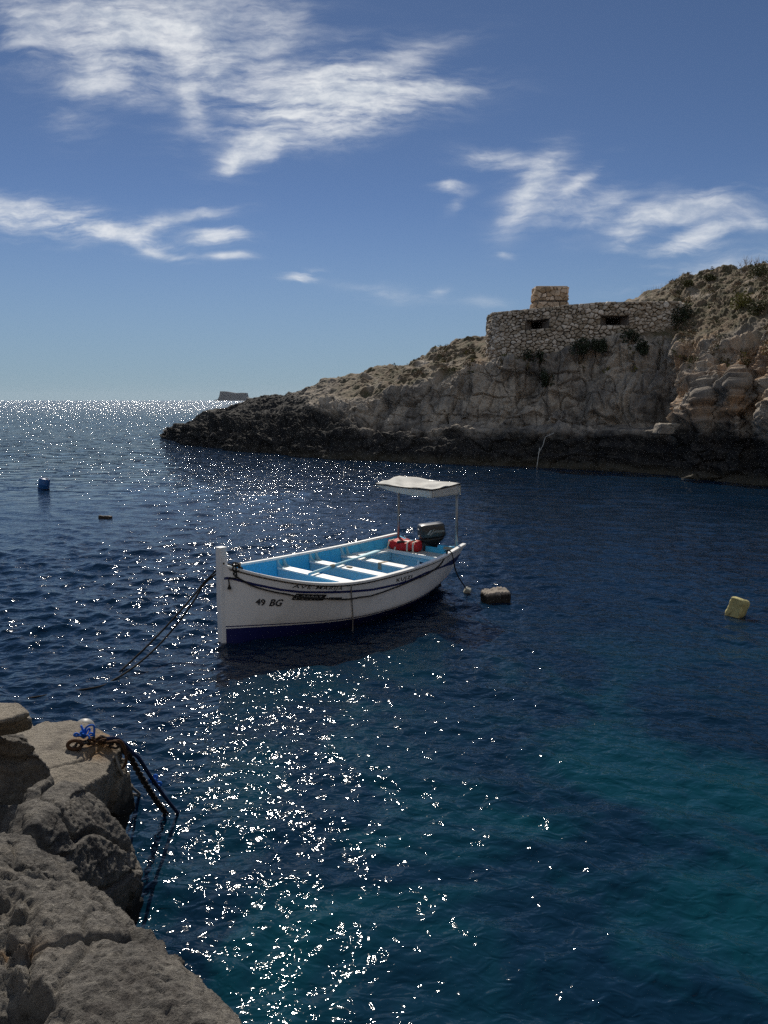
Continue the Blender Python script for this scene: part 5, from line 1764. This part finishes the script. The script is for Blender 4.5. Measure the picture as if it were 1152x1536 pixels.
bp = pp(127, 1089, 0); bp = at_y(127, 1093, bp[1] + .30)
bx = MB(); rad = .072
rings = [[(rad * math.sin(p) * math.cos(a), rad * math.sin(p) * math.sin(a), rad * math.cos(p)) for a in np.linspace(0, 6.283, 33)[:-1]] for p in np.linspace(.02, 3.12, 20)]
bx.loft(rings)
rootb = empty('ball_float', bp)
P_BALL = paint('white_float_plastic', (.26, .255, .24), .5, .4, .08, 6, 0, dirt=(.2, .19, .17), dirt_amt=.5, dscale=8)
bx.build('ball', P_BALL, rootb, True)
ey = MB(); ey.tube([(.03 * math.cos(a), 0, rad + .012 + .03 * math.sin(a)) for a in np.linspace(0, 6.28, 13)[:-1]], .01, 6, closed=True)
ey2 = ey.build('lifting_eye', P_BALL, rootb, True)
ey2.rotation_euler = (R(100), 0, 0)
tag(rootb, 'round white ball float just behind the pale rock shelf', 'float')

# ------------------------------------------------------------------ headland details
o = rock('ledge_stone', [tuple(hit(1008, 646) + np.array(v)) for v in ((-.62, -.1, -.1), (.62, -.1, -.1), (.62, .7, -.1), (-.62, .7, -.1), (-.5, -.12, .33), (.2, -.14, .36), (.55, -.08, .22), (.5, .6, .25), (-.55, .6, .33))], M_SLAB, .03, lambda c, n: rock_disp(c, n, .8, .5))
tag(o, 'loose stone block sitting on the sunlit ledge below the pillbox', 'stone')
pth = [hit(828, 653), hit(822, 654), hit(817, 659), hit(812, 668), hit(806, 679)]
q = pth[-1] + [0, -.15, 0]
zc_ = at_y(805.5, 703, q[1])[2]
P_LINE = paint('white_line', (.62, .60, .55), .8, .2, .1, 20)
rope('hanging_line', [p + [0, -.12, .06] for p in pth] + [q, np.array([q[0] - .03, q[1] - .25, .9]), np.array([at_y(805, 700, q[1] - .5)[0], q[1] - .5, -.05])], .013, P_LINE, 'white rope hanging down the black rocks into the water below the pillbox', 8)

# shrubs
def leaf_material(name, a, b_):
    m = bpy.data.materials.new(name); m.use_nodes = True
    t = NT(m.node_tree); b = t.n['Principled BSDF']
    pos = t.add('ShaderNodeNewGeometry').outputs['Position']
    n = t.noise(pos, 6, 4, .6).outputs['Fac']
    t.put(b.inputs['Base Color'], t.mix(t.step(n, .35, .65), a, b_))
    b.inputs['Roughness'].default_value = .75
    b.inputs['Specular IOR Level'].default_value = .25
    return m


M_DKLEAF = leaf_material('dark_leaves', (.018, .028, .014), (.035, .045, .022))
M_OLIVE = leaf_material('olive_leaves', (.06, .065, .025), (.10, .095, .04))
M_YELLOW = leaf_material('yellow_green_leaves', (.12, .12, .025), (.19, .17, .05))
M_DRY = leaf_material('dry_stalks', (.17, .12, .075), (.26, .19, .12))
M_STEM = paint('shrub_stem', (.10, .075, .05), .9, .2, .2, 10)


def leaves(mb, c, rx, ry, rz, n, size, rnd, lobes=5):
    cs = [(rnd.uniform(-.55, .55), rnd.uniform(-.55, .55), rnd.uniform(.0, .7), rnd.uniform(.35, .62)) for _ in range(lobes)]
    for _ in range(n):
        lx, ly, lz, lr = rnd.choice(cs)
        v = Vector((rnd.gauss(0, 1), rnd.gauss(0, 1), rnd.gauss(0, 1))).normalized() * lr * rnd.uniform(.55, 1.0)
        p = Vector(c) + Vector(((lx + v.x) * rx, (ly + v.y) * ry, max(-.15, lz + v.z) * rz))
        d = Vector((rnd.gauss(0, 1), rnd.gauss(0, 1), rnd.gauss(.4, 1))).normalized()
        s = d.cross(Vector((rnd.gauss(0, 1), rnd.gauss(0, 1), rnd.gauss(0, 1)))).normalized()
        l = size * rnd.uniform(.6, 1.3); w_ = l * .38
        mb.raw([p, p + d * l * .5 + s * w_, p + d * l, p + d * l * .5 - s * w_], [(0, 1, 2, 3)])


def shrub(px, py, w_, h, mat, label, n=700, size=.10, seed=1, group=None):
    rnd = random.Random(seed)
    p = hit(px, py)
    root = empty('shrub', p - np.array([0, .05, .05]))
    tag(root, label, 'shrub', group)
    mb = MB(); leaves(mb, (0, 0, .02), w_ / 2, w_ / 2 * .8, h, n, size, rnd)
    mb.build('foliage', mat, root, False)
    st = MB()
    for k in range(5):
        a = rnd.uniform(0, 6.28); st.tube([(0, 0, -.05), (math.cos(a) * w_ * .12, math.sin(a) * w_ * .12, h * .3), (math.cos(a) * w_ * .28, math.sin(a) * w_ * .25, h * .7)], [.02, .014, .006], 5)
    st.build('stem', M_STEM, root, True)


SH = 'shrubs clinging to the headland'
for i, (px, py, w_, h, mt, lb) in enumerate((
    (797, 537, 1.3, .6, M_DKLEAF, 'dark shrub under the left part of the pillbox wall'),
    (865, 528, 1.6, .7, M_DKLEAF, 'dark spreading shrub under the middle of the pillbox wall'),
    (900, 526, 1.3, .6, M_DKLEAF, 'dark shrub under the pillbox wall, below and left of the right gun slit'),
    (948, 512, 1.3, .9, M_DKLEAF, 'dark rounded shrub below the right gun slit of the pillbox'),
    (968, 528, 1.1, .6, M_DKLEAF, 'dark shrub low on the rock below the right end of the pillbox'),
    (820, 572, 1.0, .9, M_DKLEAF, 'dark shrub hanging on the cliff face below the left gun slit'),
    (1018, 482, 1.1, 1.0, M_DKLEAF, 'dark green bush growing beside the right end of the pillbox'),
    (1112, 458, 1.6, .7, M_YELLOW, 'yellow-green bush on the hillside above the right-hand cliff'),
    (1130, 468, 1.2, .6, M_OLIVE, 'olive bush just below the yellow-green bush on the hillside'),
    (1138, 411, 1.5, .7, M_OLIVE, 'large dark olive bush on the skyline at the right edge'),
    (1062, 418, .9, .35, M_OLIVE, 'low olive bush on the hill skyline left of the dry stalks'),
    (1030, 428, .7, .28, M_OLIVE, 'low olive tuft on the hill skyline nearest the pillbox'),
)):
    shrub(px, py, w_, h, mt, lb, seed=40 + i, group=SH)

sb = MB(); rnd = random.Random(5)
pbase = hit(1126, 404)
for k in range(26):
    a = rnd.uniform(-1, 1); b_ = pbase + [rnd.uniform(-.55, .55), rnd.uniform(-.3, .3), -.1]
    top = b_ + [a * .35, rnd.uniform(-.2, .2), rnd.uniform(.5, 1.0)]
    sb.tube([b_, b_ * .5 + top * .5 + [a * .04, 0, .04], top], [.012, .008, .004], 4)
    for _ in range(2):
        t2 = b_ * .4 + top * .6; e = t2 + [rnd.uniform(-.2, .2), rnd.uniform(-.1, .1), rnd.uniform(.1, .3)]
        sb.tube([t2, e], [.006, .003], 4)
tag(sb.build('dry_stalks', M_DRY, None, True), 'bare dry stalks standing against the sky on the hill at the right edge', 'plant')
sb = MB(); pbase = hit(975, 440)
for k in range(24):
    b_ = hit(960 + k * 2.2, 440 - k * .55) + np.array([0, 0, -.05])
    sb.tube([b_, b_ + [rnd.uniform(-.12, .12), 0, rnd.uniform(.2, .45)]], [.008, .004], 4)
tag(sb.build('dry_grass', M_DRY, None, True), 'thin dry grass stalks on the skyline just behind the pillbox', 'plant')

# garrigue cushions over the slope: nobody could count them
gm = {0: MB(), 1: MB(), 2: MB()}
rnd = random.Random(11)
cand = np.where((HPX[:, 0] > 560) & (HPX[:, 0] < 1180) & (HV[:, 2] > 4.6))[0]
ww = {k: 0 for k in gm}
sel = rng.choice(cand, 6000, replace=False)
cnt = 0
Crows = 586 + 1
for i in sel:
    # only flat enough ground on the hill slope rows
    row = i % Crows
    if row < 345 or row > 545: continue
    px = HPX[i, 0]
    if 718 < px < 1012 and row < 440: continue
    if vnoise(HV[i:i + 1] * .5, 77)[0] < -.12: continue
    c = HV[i]
    r_ = rnd.uniform(.12, .34)
    k = rnd.choices((0, 1, 2), (5, 3, 1))[0]
    leaves(gm[k], c - np.array([0, 0, .03]), r_, r_, r_ * .8, 34, .075, rnd, 3)
    cnt += 1
    if cnt > 950: break
for k, (nm, mt) in enumerate((('brown_scrub', M_DRY), ('olive_scrub', M_OLIVE), ('yellow_scrub', M_YELLOW))):
    o = gm[k].build(nm, mt, None, False)
    tag(o, ('brown dry', 'olive', 'yellow-green')[k] + ' low scrub growing over the headland slope', 'scrub', kind='stuff')


# ------------------------------------------------------------------ air between here and the horizon
def haze():
    mb = MB(); X = 6400.0; z0, z1 = -4.0, 60.0
    mb.box((0, 0, (z0 + z1) / 2), (2 * X, 2 * X, z1 - z0))
    m = bpy.data.materials.new('haze'); m.use_nodes = True
    t = NT(m.node_tree); t.n.clear()
    v = t.add('ShaderNodeVolumePrincipled'); v.inputs['Color'].default_value = (.80, .88, 1.0, 1); v.inputs['Density'].default_value = 2.6e-5
    v.inputs['Anisotropy'].default_value = 0.2
    o_ = t.add('ShaderNodeOutputMaterial'); t.link(v.outputs[0], o_.inputs['Volume'])
    tag(mb.build('haze', m), 'thin sea haze', kind='stuff')


haze()
